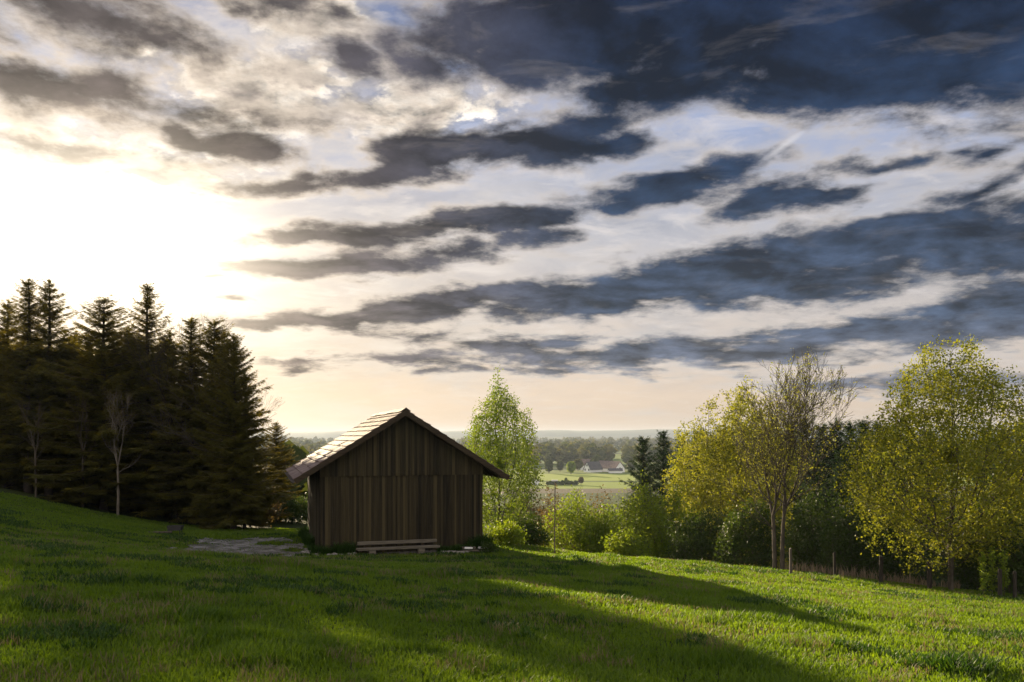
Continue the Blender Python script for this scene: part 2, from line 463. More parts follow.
def fan_tree(name, H_, loc, label, seed, bark, leafm, width=0.24, stems=1, first=0.3, r0=0.09, leaves=0.0, cat='tree', group=None, spread=0.42, depth=6, leaf=0.06):
    g = np.random.default_rng(seed); A = []; B = []; RA = []; RB = []; tips = []
    def grow(p, d, L, r, dep):
        n = 4; q = p.copy(); kids = []
        for k in range(n):
            d = d + g.normal(0, 0.10, 3) + np.array([0,0,0.055]); d /= np.linalg.norm(d)
            e = q+d*L/n; ra = r*(1-0.5*k/n); rb = r*(1-0.5*(k+1)/n)
            A.append(q); B.append(e); RA.append(ra); RB.append(rb); q = e
            kids.append((q.copy(), d.copy(), rb))
        if dep == 0:
            tips.extend([kids[1][0], kids[3][0]]); return
        def side(dd, ang):
            ax = g.normal(0, 1, 3); ax -= ax.dot(dd)*dd; ax /= np.linalg.norm(ax)
            v = dd*math.cos(ang)+ax*math.sin(ang); v[2] += 0.10; return v/np.linalg.norm(v)
        for j in range(2):
            grow(q, side(d, g.uniform(0.15, spread)), L*g.uniform(0.68, 0.86), r*0.5*0.86, dep-1)
        for pp, dd, rr in kids[0:3:(1 if dep > 1 else 2)]:
            if g.random() < 0.75: grow(pp, side(dd, g.uniform(spread*0.8, spread*1.7)), L*g.uniform(0.45, 0.68), rr*0.55, dep-2 if dep > 1 else 0)
    for s in range(stems):
        off = (s-(stems-1)/2)
        p = np.array([off*0.22, g.normal(0, 0.05), -0.15]); d = np.array([off*0.06, g.normal(0, 0.02), 1.0]); d /= np.linalg.norm(d)
        th = H_*first*g.uniform(0.85, 1.15); n = 8
        for k in range(n):
            d2 = d+g.normal(0, 0.03, 3); d2 /= np.linalg.norm(d2); e = p+d2*th/n
            ra = r0*(1-0.3*k/n); A.append(p); B.append(e); RA.append(ra); RB.append(r0*(1-0.3*(k+1)/n)); p = e
            if k > 4 and g.random() < 0.6:
                az = g.uniform(0, 6.28); v = np.array([math.cos(az)*0.75, math.sin(az)*0.75, 0.75]); v /= np.linalg.norm(v)
                grow(p, v, H_*width*0.6, r0*0.3, depth-3)
        for j in range(3):
            az = j*2.1+g.uniform(0, 1); a = g.uniform(0.08, spread*0.9); v = np.array([math.cos(az)*math.sin(a), math.sin(az)*math.sin(a), math.cos(a)])
            grow(p, v, H_*width*g.uniform(0.85, 1.1), r0*0.55, depth-1)
    A = np.array(A); B = np.array(B); RA = np.maximum(RA, 0.0055); RB = np.maximum(RB, 0.0045)
    top = B[:,2].max(); k = H_/top
    V, Fq = tubes(A*[1,1,k], B*[1,1,k], RA, RB, 4)
    root = empty(name, loc, 0, label, cat, group)
    link('trunk', np_mesh('trunk', V, [Fq], smooth=True), bark, root)
    if leaves > 0:
        T = np.array(tips)*[1,1,k]; T = T[g.random(len(T)) < leaves]
        V, Fq, ti = leaf_cloud(T, leaf, g, 2, 0.05); link('crown', np_mesh('crown', V, [Fq], attr=ti), leafm, root)
    return root

def spruce_meshes(H_, Rb, start, seed, dens=1.0, irregular=0.25, droop=0.35, narrow=0.85):
    g = np.random.default_rng(seed)
    trunk = [(0.05*math.sin(z*0.5+seed), 0.05*math.cos(z*0.4+seed), z) for z in np.linspace(-0.4, H_, 26)]
    tp = np.array(trunk); rr = 0.020*H_*(1-np.linspace(0, 1, 26))**0.8*0.8+0.012
    TV, TF = tubes(tp[:-1], tp[1:], rr[:-1], rr[1:], 8)
    VV = [TV]; FF = [TF]; off = len(TV)
    B0 = []; B1 = []; R0 = []; R1 = []
    tw0 = []; twd = []; twl = []
    z = start
    while z < H_-0.1:
        t = (z-start)/(H_-start)
        Lz = Rb*((1-t)**narrow)*(0.72+0.28*min(1, t*6+0.25)) + 0.10
        nb = int(5 + 2*g.random())
        a0 = g.uniform(0, 6.28)
        for k in range(nb):
            if g.random() < 0.10: continue
            az = a0+k*6.283/nb+g.normal(0, 0.22)
            L = Lz*(1+g.normal(0, irregular)); L = max(0.12, min(L, Lz*1.45))
            zz = z+g.normal(0, 0.07)
            ns = max(3, int(L/0.16))
            q = np.linspace(0, 1, ns+1)
            ang0 = 0.9*t-0.15 ; 
            zc = zz + L*(np.sin(ang0)*q - droop*(1-t*0.9)*q*(1-0.75*q))
            xs = np.cos(az)*L*q; ys = np.sin(az)*L*q
            pts = np.stack([xs, ys, zc], 1)
            for j in range(ns):
                B0.append(pts[j]); B1.append(pts[j+1]); R0.append(0.012+0.012*L*(1-q[j])); R1.append(0.008+0.012*L*(1-q[j+1]))
            dirv = np.array([np.cos(az), np.sin(az), 0]); side = np.array([-np.sin(az), np.cos(az), 0])
            for j in range(1, ns+1):
                nt = max(1, int((2.6+1.6*t)*dens+g.random()))
                for s in (-1, 1):
                    for _ in range(nt):
                        f = g.random(); p = pts[j-1]*(1-f)+pts[j]*f
                        ln = (0.20+0.34*L/2.2*(1-q[j]*0.6))*g.uniform(0.5, 1.25)*(1.15-0.45*t)+0.04
                        dd = dirv*g.uniform(0.35, 1.0)+side*s*g.uniform(0.4, 1.0)+np.array([0,0,g.uniform(-0.75, 0.12)])
                        tw0.append(p); twd.append(dd/np.linalg.norm(dd)); twl.append(ln)
            tw0.append(pts[-1]); twd.append((pts[-1]-pts[-2])/np.linalg.norm(pts[-1]-pts[-2])); twl.append(0.28)
        z += (0.21+0.09*g.random())*(0.75 if t > 0.75 else 1.0)
    for _ in range(14):
        tw0.append(np.array([tp[-1][0], tp[-1][1], H_-0.4*g.random()])); dd = g.normal(0, 0.5, 3); dd[2] = 0.9; twd.append(dd/np.linalg.norm(dd)); twl.append(0.25)
    BV, BF = tubes(np.array(B0), np.array(B1), np.array(R0), np.array(R1), 3)
    VV.append(BV); FF.append(BF+off)
    trunk_me = np_mesh('trunk', np.concatenate(VV), [np.concatenate(FF)], smooth=True)
    # twigs: each a feathered spray of narrow kites
    P = np.array(tw0); D_ = np.array(twd); L = np.array(twl)
    u, w = rot_basis(D_)
    m = len(P); Vs = []; 
    for (f0, ang, ls, wd) in ((0,0,1,0.16),(0.15,0.75,0.62,0.2),(0.15,-0.75,0.62,0.2),(0.45,0.7,0.5,0.2),(0.45,-0.7,0.5,0.2)):
        roll = g.uniform(-0.5, 0.5, m)[:,None]
        sd = u*np.cos(roll)+w*np.sin(roll)
        base = P+D_*(L*f0)[:,None]
        dr = D_*math.cos(ang)+sd*math.sin(ang); pr = -D_*math.sin(ang)+sd*math.cos(ang)
        l = (L*ls)[:,None]
        Vs.append(np.stack([base, base+dr*l*0.45+pr*l*wd*0.5, base+dr*l, base+dr*l*0.45-pr*l*wd*0.5], 1))
    Vn = np.concatenate(Vs).reshape(-1, 3)
    ti = np.repeat(np.tile(g.uniform(0, 1, m), 5), 4)
    crown_me = np_mesh('crown', Vn, [np.arange(len(Vn)).reshape(-1, 4)], attr=ti)
    return trunk_me, crown_me

SPR = []
for k, (h_, rb, st, sd, ir, nw) in enumerate([(13,2.6,1.7,11,0.30,0.78),(13,2.3,1.9,12,0.38,0.84),(13,3.0,1.1,13,0.26,0.62),(13,2.5,2.3,14,0.42,0.8)]):
    tm, cm = spruce_meshes(h_, rb, st, sd, 1.0, ir, 0.42, nw)
    tm.materials.append(M['dark_bark']); cm.materials.append(M['needle']); SPR.append((tm, cm))
SPF = []
for k, (h_, rb, st, sd) in enumerate([(10,2.4,0.5,31),(10,2.0,0.6,32)]):
    tm, cm = spruce_meshes(h_, rb, st, sd, 0.9, 0.18, 0.4, 0.8)
    tm.materials.append(M['dark_bark']); cm.materials.append(M['needle_far']); SPF.append((tm, cm))
def at(px, D):
    x = (px-CX)/F*D; return x, D, hz(x, D)
def place_spruce(px, toprow, D, var, label, group, wid=1.0, lib=SPR, h0=13.0, name='spruce_tree', cat='spruce'):
    x, y, z = at(px, D)
    hh = EYE+(HY-toprow)/F*D - z
    root = empty(name, (x, y, z-0.05), (px*1.7) % 6.28, label, cat, group)
    s = hh/h0
    for nm, me in zip(('trunk','crown'), lib[var % len(lib)]):
        o = link(nm, me, None, root); o.scale = (s*wid, s*wid, s)
    return root

FG = 'spruces at the edge of the left wood'
front = [
 (-24,300,47,1,1.0,'dark spruce half cut off by the left edge of the photo'),
 (7,301,49,3,0.8,'thin spruce with a ragged top, second from the left edge'),
 (28,279,46,1,0.95,'tall spruce with a spiky top, left one of the close pair on the far left'),
 (49,281,47,0,0.9,'tall spruce with spreading top branches, right one of the close pair on the far left'),
 (76,338,51,3,0.9,'lower spruce in the dip between the far left pair and the golden one'),
 (104,298,45,2,1.05,'broad rounded conifer glowing gold right below the sun'),
 (128,326,50,0,0.9,'shaded spruce just right of the golden conifer'),
 (148,284,47,1,0.85,'tall narrow spruce standing highest in the middle of the left wood'),
 (166,340,52,3,0.9,'dark spruce between the tall narrow one and the bare crown'),
 (191,318,46,1,1.05,'spruce with a pointed top just right of the bare crown in the wood'),
 (214,320,46,2,1.0,'bushy topped spruce near the right end of the left wood'),
 (234,334,43,2,0.70,'outer spruce sloping down the right end of the left wood'),
 (245,372,44,2,0.55,'low spruce at the right end of the wood beside the bare branches'),
]
for px, tr, D, v, w, lb in front:
    place_spruce(px, tr, D, v, lb, FG, w*1.28)
g = np.random.default_rng(15)
for px in (64, 89, 129, 168, 224):  # spruces added to close the sun gaps that lit the meadow
    place_spruce(px, 332, 48, int(px), 'dark spruce added to shade the meadow from the second row of the left wood', 'spruces in the second row of the left wood', 1.3)
for k in range(8):  # further spruces added behind the edge row to keep the meadow shaded
    px = 14+k*25.0+g.uniform(-3, 3); D = g.uniform(47.5, 50.5)
    top = np.interp(px, [0,60,130,215,230,245], [345,340,336,340,346,362])+g.uniform(-6, 14)
    place_spruce(px, top, D, k+1, 'dark spruce added to shade the meadow from the second row of the left wood', 'spruces in the second row of the left wood', 1.35)
place_spruce(276, 422, 54, 2, 'short broad pine standing apart between the left wood and the barn', None, 1.15)
g = np.random.default_rng(5)
for k in range(24):
    px = -110+k*12.0+g.uniform(-5, 5); D = g.uniform(54, 70)
    place_spruce(px, 338+g.uniform(-9, 22)+max(0, px-190)*1.1, D, k, 'dark spruce in the shaded rows behind the edge of the left wood', 'spruces deep in the left wood', 1.15)

# bare and pale stemmed trees among the spruces
def dec(name, px, top, D, spec, bark, leafm, label, seed, cat='tree', group=None, parts=('trunk','crown')):
    x, y, z = at(px, D); hh = EYE+(HY-top)/F*D - z
    s = dict(spec)
    for k in ('cz','rz'): s[k] = s[k]*hh
    if s.get('trunk'): s['trunk'] *= hh
    return deciduous(name, hh, s, bark, leafm, (x, y, z-0.05), label, cat, group, seed, parts)
bare = dict(cz=0.68, rz=0.32, rx=1.5, ry=1.5, na=700, leaf=0.07, per=2, spread=0.1, up=0.25, keep=0.4, trunk=0.42, tip=0.006, rmax=0.14, kill=0.25, step=0.22)
def fan(name, px, top, D, label, seed, **kw):
    x, y, z = at(px, D); return fan_tree(name, EYE+(HY-top)/F*D-z, (x, y, z-0.05), label, seed, kw.pop('bark', M['pale_bark']), kw.pop('leafm', M['leaf_brown']), **kw)
fan('bare_tree', 178, 304, 46, 'leafless fan shaped treetop rising between two spruces of the left wood', 41, width=0.22, first=0.4, r0=0.09, bark=M['dark_bark'])
fan('bare_tree', 250, 368, 47, 'bare twiggy tree at the right end of the left wood', 42, width=0.28, first=0.25, spread=0.6, leaves=0.3, r0=0.08)
fan('birch_tree', 118, 385, 42.5, 'slim tree with a pale trunk in front of the golden conifer', 43, width=0.2, first=0.5, r0=0.085, depth=5, leaves=0.6)
fan('birch_tree', 82, 385, 43.5, bark=M['bark'], leaves=0.5, label= 'slim bare tree with a grey trunk left of the golden conifer', seed=44, width=0.2, first=0.5, r0=0.08, depth=4)
fan('birch_tree', 36, 395, 43, bark=M['bark'], leaves=0.5, label= 'slim bare tree on the mound below the far left pair of spruces', seed=45, width=0.2, first=0.5, r0=0.07, depth=4)
dec('young_tree', 236, 484, 44, dict(cz=0.55, rz=0.45, rx=0.9, ry=0.9, na=350, leaf=0.12, per=5, trunk=0.15), M['bark'], M['leaf_gold'], 'small golden leaved tree catching light at the right foot of the left wood', 46)
dec('young_tree', 258, 482, 46, dict(cz=0.52, rz=0.46, rx=1.6, ry=1.4, na=350, leaf=0.12, per=5, trunk=0.15, stems=2), M['bark'], M['leaf_brown'], 'low brownish undergrowth tree left of the broad pine', 47)
# ground hugging brush closing the wood behind the barn
for k, (px, top, D, w, lb) in enumerate([(292,500,52,2.0,'dark shrub showing between the broad pine and the barn wall'),(318,495,60,2.6,'shaded shrub hidden mostly behind the barn roof edge'),(262,500,54,2.0,'dark shrub right behind the gravel patch')]):
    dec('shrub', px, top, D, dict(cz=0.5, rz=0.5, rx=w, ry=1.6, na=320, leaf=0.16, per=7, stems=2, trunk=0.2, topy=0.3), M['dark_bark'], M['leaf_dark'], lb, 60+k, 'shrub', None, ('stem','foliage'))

# trees to the right of the barn
dec('leafy_tree', 499, 379, 60, dict(cz=0.60, rz=0.41, rx=3.3, ry=3.2, na=2300, leaf=0.16, per=9, spread=0.2, trunk=0.2, topy=1.0, rmax=0.2, lump=0.3, kill=0.36, step=0.3, tip=0.008, leafr=0.015, keep=0.8), M['bark'], M['leaf_fresh'], 'oval tree with fresh light green leaves close behind the right eave of the barn', 771)
dec('golden_tree', 737, 398, 46, dict(cz=0.53, rz=0.47, rx=4.0, ry=3.4, na=3400, leaf=0.13, per=11, spread=0.13, trunk=0.15, topy=0.35, stems=2, rmax=0.14, lump=0.4, kill=0.32, keep=0.8, up=0.25), M['bark'], M['leaf_gold'], 'wide golden green tree left of the bare crown', 73)
fan('tall_bare_tree', 778, 347, 31, 'tall tree with a nearly bare fan of twigs and grey double trunk', 74, bark=M['bark'], leafm=M['leaf_gold'], width=0.20, stems=2, first=0.27, r0=0.10, leaves=0.45, spread=0.56, depth=7, leaf=0.07)
dec('maple_tree', 950, 345, 27, dict(cz=0.56, rz=0.455, rx=3.4, ry=3.0, na=3100, leaf=0.092, per=14, spread=0.12, trunk=0.2, topy=1.2, rmax=0.15, lump=0.3, kill=0.27, keep=0.72, up=0.22), M['bark'], M['leaf_right'], 'big yellow green leafing tree at the right with clustered leaves against the sky', 75)
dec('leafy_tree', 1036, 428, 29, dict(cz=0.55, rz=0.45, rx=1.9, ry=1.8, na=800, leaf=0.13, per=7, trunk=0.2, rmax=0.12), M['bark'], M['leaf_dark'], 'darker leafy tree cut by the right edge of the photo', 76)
# sunlit bushes beyond the crest
bsp = dict(cz=0.5, rz=0.5, rx=1.3, ry=1.2, na=520, leaf=0.12, per=7, spread=0.15, stems=3, trunk=0.12, topy=0.4, rmax=0.06, lump=0.6, kill=0.24, up=0.2)
bushes = [
 (578,497,42,1.8,'leaf_bush','bright green rounded bush nearest the thin pole'),
 (606,510,41,1.4,'leaf_fresh','smaller green bush between the two brightest round bushes'),
 (646,487,42,1.7,'leaf_bush','tall yellow green bush in front of the dark spruce trio'),
 (674,498,41,1.5,'leaf_bush','yellow green bush at the left foot of the golden tree'),
 (626,530,37,1.0,'leaf_bush','low green bush at the rim of the sunlit meadow'),
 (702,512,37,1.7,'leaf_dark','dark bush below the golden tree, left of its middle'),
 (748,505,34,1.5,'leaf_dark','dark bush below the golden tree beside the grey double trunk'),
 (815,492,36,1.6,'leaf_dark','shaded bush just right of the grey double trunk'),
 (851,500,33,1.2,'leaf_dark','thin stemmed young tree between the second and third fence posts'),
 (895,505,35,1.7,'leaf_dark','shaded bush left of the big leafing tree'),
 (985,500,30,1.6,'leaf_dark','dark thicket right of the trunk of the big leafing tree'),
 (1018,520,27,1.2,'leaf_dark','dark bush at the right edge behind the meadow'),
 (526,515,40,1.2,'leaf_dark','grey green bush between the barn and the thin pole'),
 (506,525,35,0.8,'leaf_bush','low lit bush at the foot of the oval tree'),
 (553,512,46,1.4,'leaf_brown','brownish bush behind the thin pole'),
]
for k, (px, top, D, w, lm, lb) in enumerate(bushes):
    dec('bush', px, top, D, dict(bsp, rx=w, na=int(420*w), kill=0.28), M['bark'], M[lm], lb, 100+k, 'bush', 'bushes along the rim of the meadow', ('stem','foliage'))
# brown scrub lower down the slope
for k, (px, top, D, w) in enumerate([(552,492,62,2.2),(575,487,66,2.6),(598,490,60,2.2),(618,487,68,2.6),(540,498,55,2.0),(640,492,62,2.5)]):
    dec('scrub_tree', px, top, D, dict(cz=0.5, rz=0.5, rx=w, ry=2.0, na=420, leaf=0.16, per=5, spread=0.2, stems=2, trunk=0.2, topy=0.5, rmax=0.09, keep=0.7), M['bark'], M['leaf_brown'] if k % 2 == 0 else M['leaf_bush'],
        ['brown scrub tree down the slope behind the thin pole','pale brown scrub tree below the farm house','olive scrub tree below the farm, left of the dark spruce trio','brown scrub tree touching the left side of the dark spruce trio','brown scrub tree beside the oval tree','olive scrub tree in front of the dark spruce trio'][k], 130+k, 'tree', 'scrub down the slope')
# dark spruces beyond
for px, top, D, v, w, lb in [(643,438,72,0,1.25,'left one of the three dark spruces right of the farm'),(663,432,72,0,1.15,'middle and tallest of the three dark spruces right of the farm'),(682,436,76,1,1.0,'right one of the three dark spruces right of the farm')]:
    place_spruce(px, top, D, v, lb, 'dark spruces right of the farm', w*0.72, SPF, 10.0)
for k, (px, top, D) in enumerate([(700,430,74),(722,428,70),(745,425,66),(768,428,64),(790,424,60),(806,422,58),(822,425,60),(836,421,57),(850,424,60),(864,420,56),(878,424,60),(893,428,62),(910,430,58),(930,432,60),(985,430,60),(1004,427,52),(1020,424,55),(1036,430,52),(1050,428,58),(842,450,50),(815,455,50),(872,452,50),(900,455,48)]):
    place_spruce(px, top, D, k, 'dark spruce in the row behind the right hand trees', 'spruces behind the right hand trees', 0.95, SPF, 10.0)

# ------------------------------------------------------------------ far woods (a mass nobody could count) and single trees by the farm
def lump_trees(name, pts, hs, mat, seed, tris=70):
    g = np.random.default_rng(seed); m = len(pts)
    C = np.repeat(pts, tris, 0); hh = np.repeat(hs, tris)
    v = g.normal(0, 1, (m*tris, 3)); v /= np.linalg.norm(v, axis=1, keepdims=True)
    v *= g.uniform(0.55, 1.0, (m*tris, 1))
    wd = np.repeat(g.uniform(0.28, 0.45, m), tris)
    C = C + v*np.stack([hh*wd, hh*wd, hh*0.46], 1) + np.stack([hh*0, hh*0, hh*0.52], 1)
    nrm = v + g.normal(0, 0.6, v.shape); u, w = rot_basis(nrm)
    s = (hh*g.uniform(0.09, 0.17, m*tris))[:,None]
    Vv = np.stack([C-u*s, C+w*s*0.8, C+u*s, C-w*s*0.8], 1).reshape(-1, 3)
    ti = np.repeat(np.clip(np.repeat(g.uniform(-0.3, 1.1, m), tris)+g.normal(0, 0.15, m*tris), 0, 1), 4)
    return np_mesh(name, Vv, [np.arange(len(Vv)).reshape(-1, 4)], attr=ti)
def band(d0, d1, n, g, lo=-0.55, hi=0.62):
    d = g.uniform(d0, d1, n); a = g.uniform(lo, hi, n)
    x = a*d; return np.stack([x, d, H(x, d)-0.5], 1)
M['wood'] = leaf_mat('far_wood', (0.040,0.065,0.022), (0.16,0.155,0.055), 0.3, scale=0.02, spec=0.0)
g = np.random.default_rng(90)
pts = np.concatenate([band(760, 840, 420, g), band(950, 1060, 420, g), band(1300, 1420, 500, g), band(1800, 1950, 550, g), band(2500, 2700, 700, g)])
keep = fbm(pts[:,0]*0.006+40, pts[:,1]*0.01+3, 44, 3) > 0.40
pts = pts[keep]; hs = g.uniform(11, 20, len(pts))*(1+pts[:,1]/6000)
tag(link('far_woods', lump_trees('far_woods', pts, hs, None, 91), M['wood']), 'hazy belts of woodland across the plain beyond the farm', 'woodland', kind='stuff')
pts = band(75, 330, 500, g); pts = pts[(fbm(pts[:,0]*0.03+9, pts[:,1]*0.02, 47, 2) > 0.42)]
pts = pts[(pts[:,0]/pts[:,1] < 0.03) | (pts[:,0]/pts[:,1] > 0.14)]
tag(link('slope_woods', lump_trees('slope_woods', pts, g.uniform(5, 9, len(pts)), None, 92, 160), M['wood']), 'olive woodland covering the slope down to the plain', 'woodland', kind='stuff')
def lone(px, D, h_, lb, mat='wood', nm='field_tree', seed=1):
    x, y, z = at(px, D)
    root = empty(nm, (x, y, z), 0, lb, 'tree', 'single trees round the farm')
    mb = MB(); mb.tube((0,0,-0.5), (0,0,h_*0.5), h_*0.035, h_*0.02); mb.build('trunk', M['bark'], root)
    link('crown', lump_trees('crown', np.array([[0,0,0.8]]), np.array([h_]), None, seed, 420), M[mat], root)
lone(571, 600, 9, 'round green tree standing left of the farm house', 'leaf_fresh', seed=3)
lone(560, 640, 8, 'olive tree in the hedge left of the round green one', seed=4)
lone(578, 655, 9, 'dark tree close behind the left gable of the farm house', seed=5)
lone(597, 665, 12, 'brownish tree behind the roofs of the farm', seed=6)
lone(549, 610, 10, 'pale olive tree at the left end of the farm fields', seed=7)
lone(631, 640, 9, 'dark tree right of the white barn gable', seed=8)
lone(581, 470, 4, 'thin pale tree standing in the field before the farm', 'leaf_brown', seed=9)
lone(566, 480, 3, 'small dark bush alone on the green field', 'leaf_dark', 'field_bush', seed=10)
# hedge and small white hut by the field road
x, y, z = at(549, 470)
mh = lump_trees('field_hedge', np.array([[x+k*1.1, y+g.uniform(-1, 1), z-0.4] for k in np.linspace(-1, 15, 22)]), g.uniform(2.4, 3.6, 22), None, 95, 70)
tag(link('field_hedge', mh, M['leaf_dark']), 'dark clipped hedge beside the pale field road', 'hedge')

def gable_house(name, px, D, w, l, eave, top, rz, roofm, label, wins, cat='farm building', front_arch=False):
    x, y, z = at(px, D)
    root = empty(name, (x, y, z), rz, label, cat, 'farm buildings on the plain')
    mb = MB(); mb.prism([(-w/2,-1),(w/2,-1),(w/2,eave),(0,top-0.25),(-w/2,eave)], 0, l, lambda u, v, d: (u, d, v)); mb.build('wall', M['far_white'], root)
    mb = MB(); o = 0.5; k = (top-eave)/(w/2)
    for s in (-1, 1):
        mb.prism([(0.0,top),(s*(w/2+o),eave-k*o),(s*(w/2+o),eave-k*o+0.3),(0.0,top+0.3)], -o, l+o, lambda u, v, d: (u, d, v))
    mb.build('roof', roofm, root)
    for (a, b, c, d_, sd) in wins:
        mb = MB()
        if sd == 'f': mb.box((a, -0.06, b), (c, -0.01, d_))
        else: mb.box((w/2+0.01 if sd == 'r' else -w/2-0.06, a, b), (w/2+0.06 if sd == 'r' else -w/2-0.01, c, d_))
        mb.build('window', M['far_glass'], root)
    return root
gable_house('farm_house', 587, 632, 7, 14, 2.6, 8.0, R(-48), M['far_roof_dark'], 'white gabled farm house with a dark roof, left end of the farm', [(-0.6,4.6,0.6,6.2,'f'),(-2.6,1.2,-1.4,2.8,'f'),(1.4,1.2,2.6,2.8,'f')])
gable_house('farm_barn', 620, 634, 9.5, 26, 3.2, 8.4, R(32), M['far_roof'], 'long farm barn with a brown roof and white gable facing us', [(-2.7,1.0,-1.5,3.2,'f'),(-0.7,1.0,0.7,3.8,'f'),(1.5,1.0,2.7,3.2,'f')])
gable_house('farm_shed', 609, 624, 4.5, 10, 2.0, 3.4, R(-86), M['far_roof_dark'], 'low white farm outbuilding before the brown roofed barn', [])
gable_house('farm_hut', 536, 470, 4.0, 5, 2.4, 3.6, R(15), M['far_roof_dark'], 'tiny white hut by the hedge on the plain', [])
gable_house('farm_house', 600, 668, 8, 16, 4.5, 9.0, R(80), M['far_roof'], 'brown roofed farm building standing behind the other two', [])

# ------------------------------------------------------------------ the barn
TH = R(17.5); ct, st_ = math.cos(TH), math.sin(TH)
AX, AY = -3.975, 30.0                     # plan position of the front ridge tip
OV = 0.5; WH = 3.09; RL = 8.7             # overhang, half width of the walls, ridge length
APEX = EYE+25.5/F*30.0; EH = 4.06; EZ = EYE-42.5/F*30.0
g0 = EYE-118/F*30.4                        # ground at the front wall
barn = empty('barn', (AX, AY, 0), TH, 'weathered dark timber barn with a tiled gable roof standing on the meadow', 'barn')
slope = (APEX-EZ)/EH
def rz_(u): return APEX-0.16-slope*abs(u)
BL = RL-2*OV
def boards(u0, u1, zb, ztop, fn, seed, wmin=0.06, wmax=0.125, gap=0.007, th=0.03, ragged=0.0):
    """vertical planks, each its own solid in one mesh; fn(u,z,d)->xyz"""
    g = random.Random(seed); V = []; Fc = []; ti = []; u = u0
    while u < u1-0.02:
        w = min(g.uniform(wmin, wmax), u1-u); a, b = u+gap/2, u+w-gap/2
        d = g.uniform(0, 0.016); z0 = zb+g.uniform(-ragged, ragged)
        za, zc = ztop(a), ztop(b)
        if a < 0 < b: pts = [(a, z0), (b, z0), (b, zc), (0, ztop(0)), (a, za)]
        else: pts = [(a, z0), (b, z0), (b, zc), (a, za)]
        n = len(pts); base = len(V)
        V += [fn(p, q, -th-d) for p, q in pts]+[fn(p, q, -d*0.3) for p, q in pts]
        Fc += [tuple(base+k for k in range(n)), tuple(base+n+k for k in range(n))[::-1]]
        Fc += [(base+k, base+n+k, base+n+(k+1) % n, base+(k+1) % n) for k in range(n)]
        t = 0.25+0.5*g.random() if g.random() > 0.08 else 0.95
        ti += [t]*(2*n)
        u += w
    return V, Fc, ti
def build_boards(name, data, parent, mat='boards'):
    V, Fc, ti = data
    me = bpy.data.meshes.new(name); me.from_pydata(V, [], Fc); me.update()
    a = me.attributes.new('tint', 'FLOAT', 'POINT'); a.data.foreach_set('value', ti)
    return link(name, me, M[mat], parent)
ZL = EYE-38.5/F*30.4      # line where the gable boards start
front = lambda u, z, d: (u, OV+d, z)
fw = build_boards('front_wall', boards(-WH, WH, g0+0.10, lambda u: min(ZL+0.05, rz_(u)), front, 1, ragged=0.02), barn)
gb = build_boards('gable_wall', boards(-WH-0.02, WH+0.02, ZL-0.04, lambda u: rz_(u)-0.01, lambda u, z, d: (u, OV-0.045+d, z), 2, ragged=0.006), barn)
build_boards('rear_wall', boards(-WH, WH, g0-0.4, lambda u: rz_(u), lambda u, z, d: (u, RL-OV-d, z), 3), barn)
build_boards('side_wall', boards(OV+0.05, RL-OV-0.05, g0+0.02, lambda u: rz_(WH)-0.02, lambda u, z, d: (-WH+d, u, z), 4), barn)
build_boards('side_wall', boards(OV+0.05, RL-OV-0.05, g0-0.2, lambda u: rz_(WH)-0.02, lambda u, z, d: (WH-d, u, z), 5), barn)
# frame: posts, beams and a stone plinth
for u in (-WH+0.10, 0, WH-0.10):
    for (a, b) in ((OV+0.03, OV+0.17), (RL-OV-0.17, RL-OV-0.03)):
        mb = MB(); mb.box((u-0.07, a, g0-0.2), (u+0.07, b, rz_(u)-0.05)); mb.build('post', M['timber'], barn)
mb = MB(); pr_ = [(-WH+0.03, g0-0.1), (WH-0.03, g0-0.1), (WH-0.03, rz_(WH)-0.1), (0, rz_(0)-0.1), (-WH+0.03, rz_(WH)-0.1)]
mb.prism(pr_, OV+0.004, OV+0.026, lambda u, v, d: (u, d, v)); mb.build('gap_light_stop', M['timber'], barn)  # unseen sheet added behind the front boards to stop light through their gaps
mb = MB(); mb.prism(pr_, RL-OV-0.026, RL-OV-0.004, lambda u, v, d: (u, d, v)); mb.build('gap_light_stop', M['timber'], barn)  # same added light stop behind the rear boards
mb = MB(); mb.box((-WH+0.04, OV+0.175, ZL-0.12), (WH-0.04, OV+0.30, ZL+0.02)); mb.build('beam', M['timber'], barn)
mb = MB()
mb.box((-WH+0.02, OV+0.0, g0-0.7), (WH-0.02, OV+0.02+0.2, g0+0.09)); mb.box((-WH+0.02, OV+0.225, g0-0.7), (-WH+0.2, RL-OV-0.02, g0+0.0)); mb.box((WH-0.2, OV+0.225, g0-0.9), (WH-0.02, RL-OV-0.02, g0+0.05))
mb.build('plinth', M['stone'], barn)
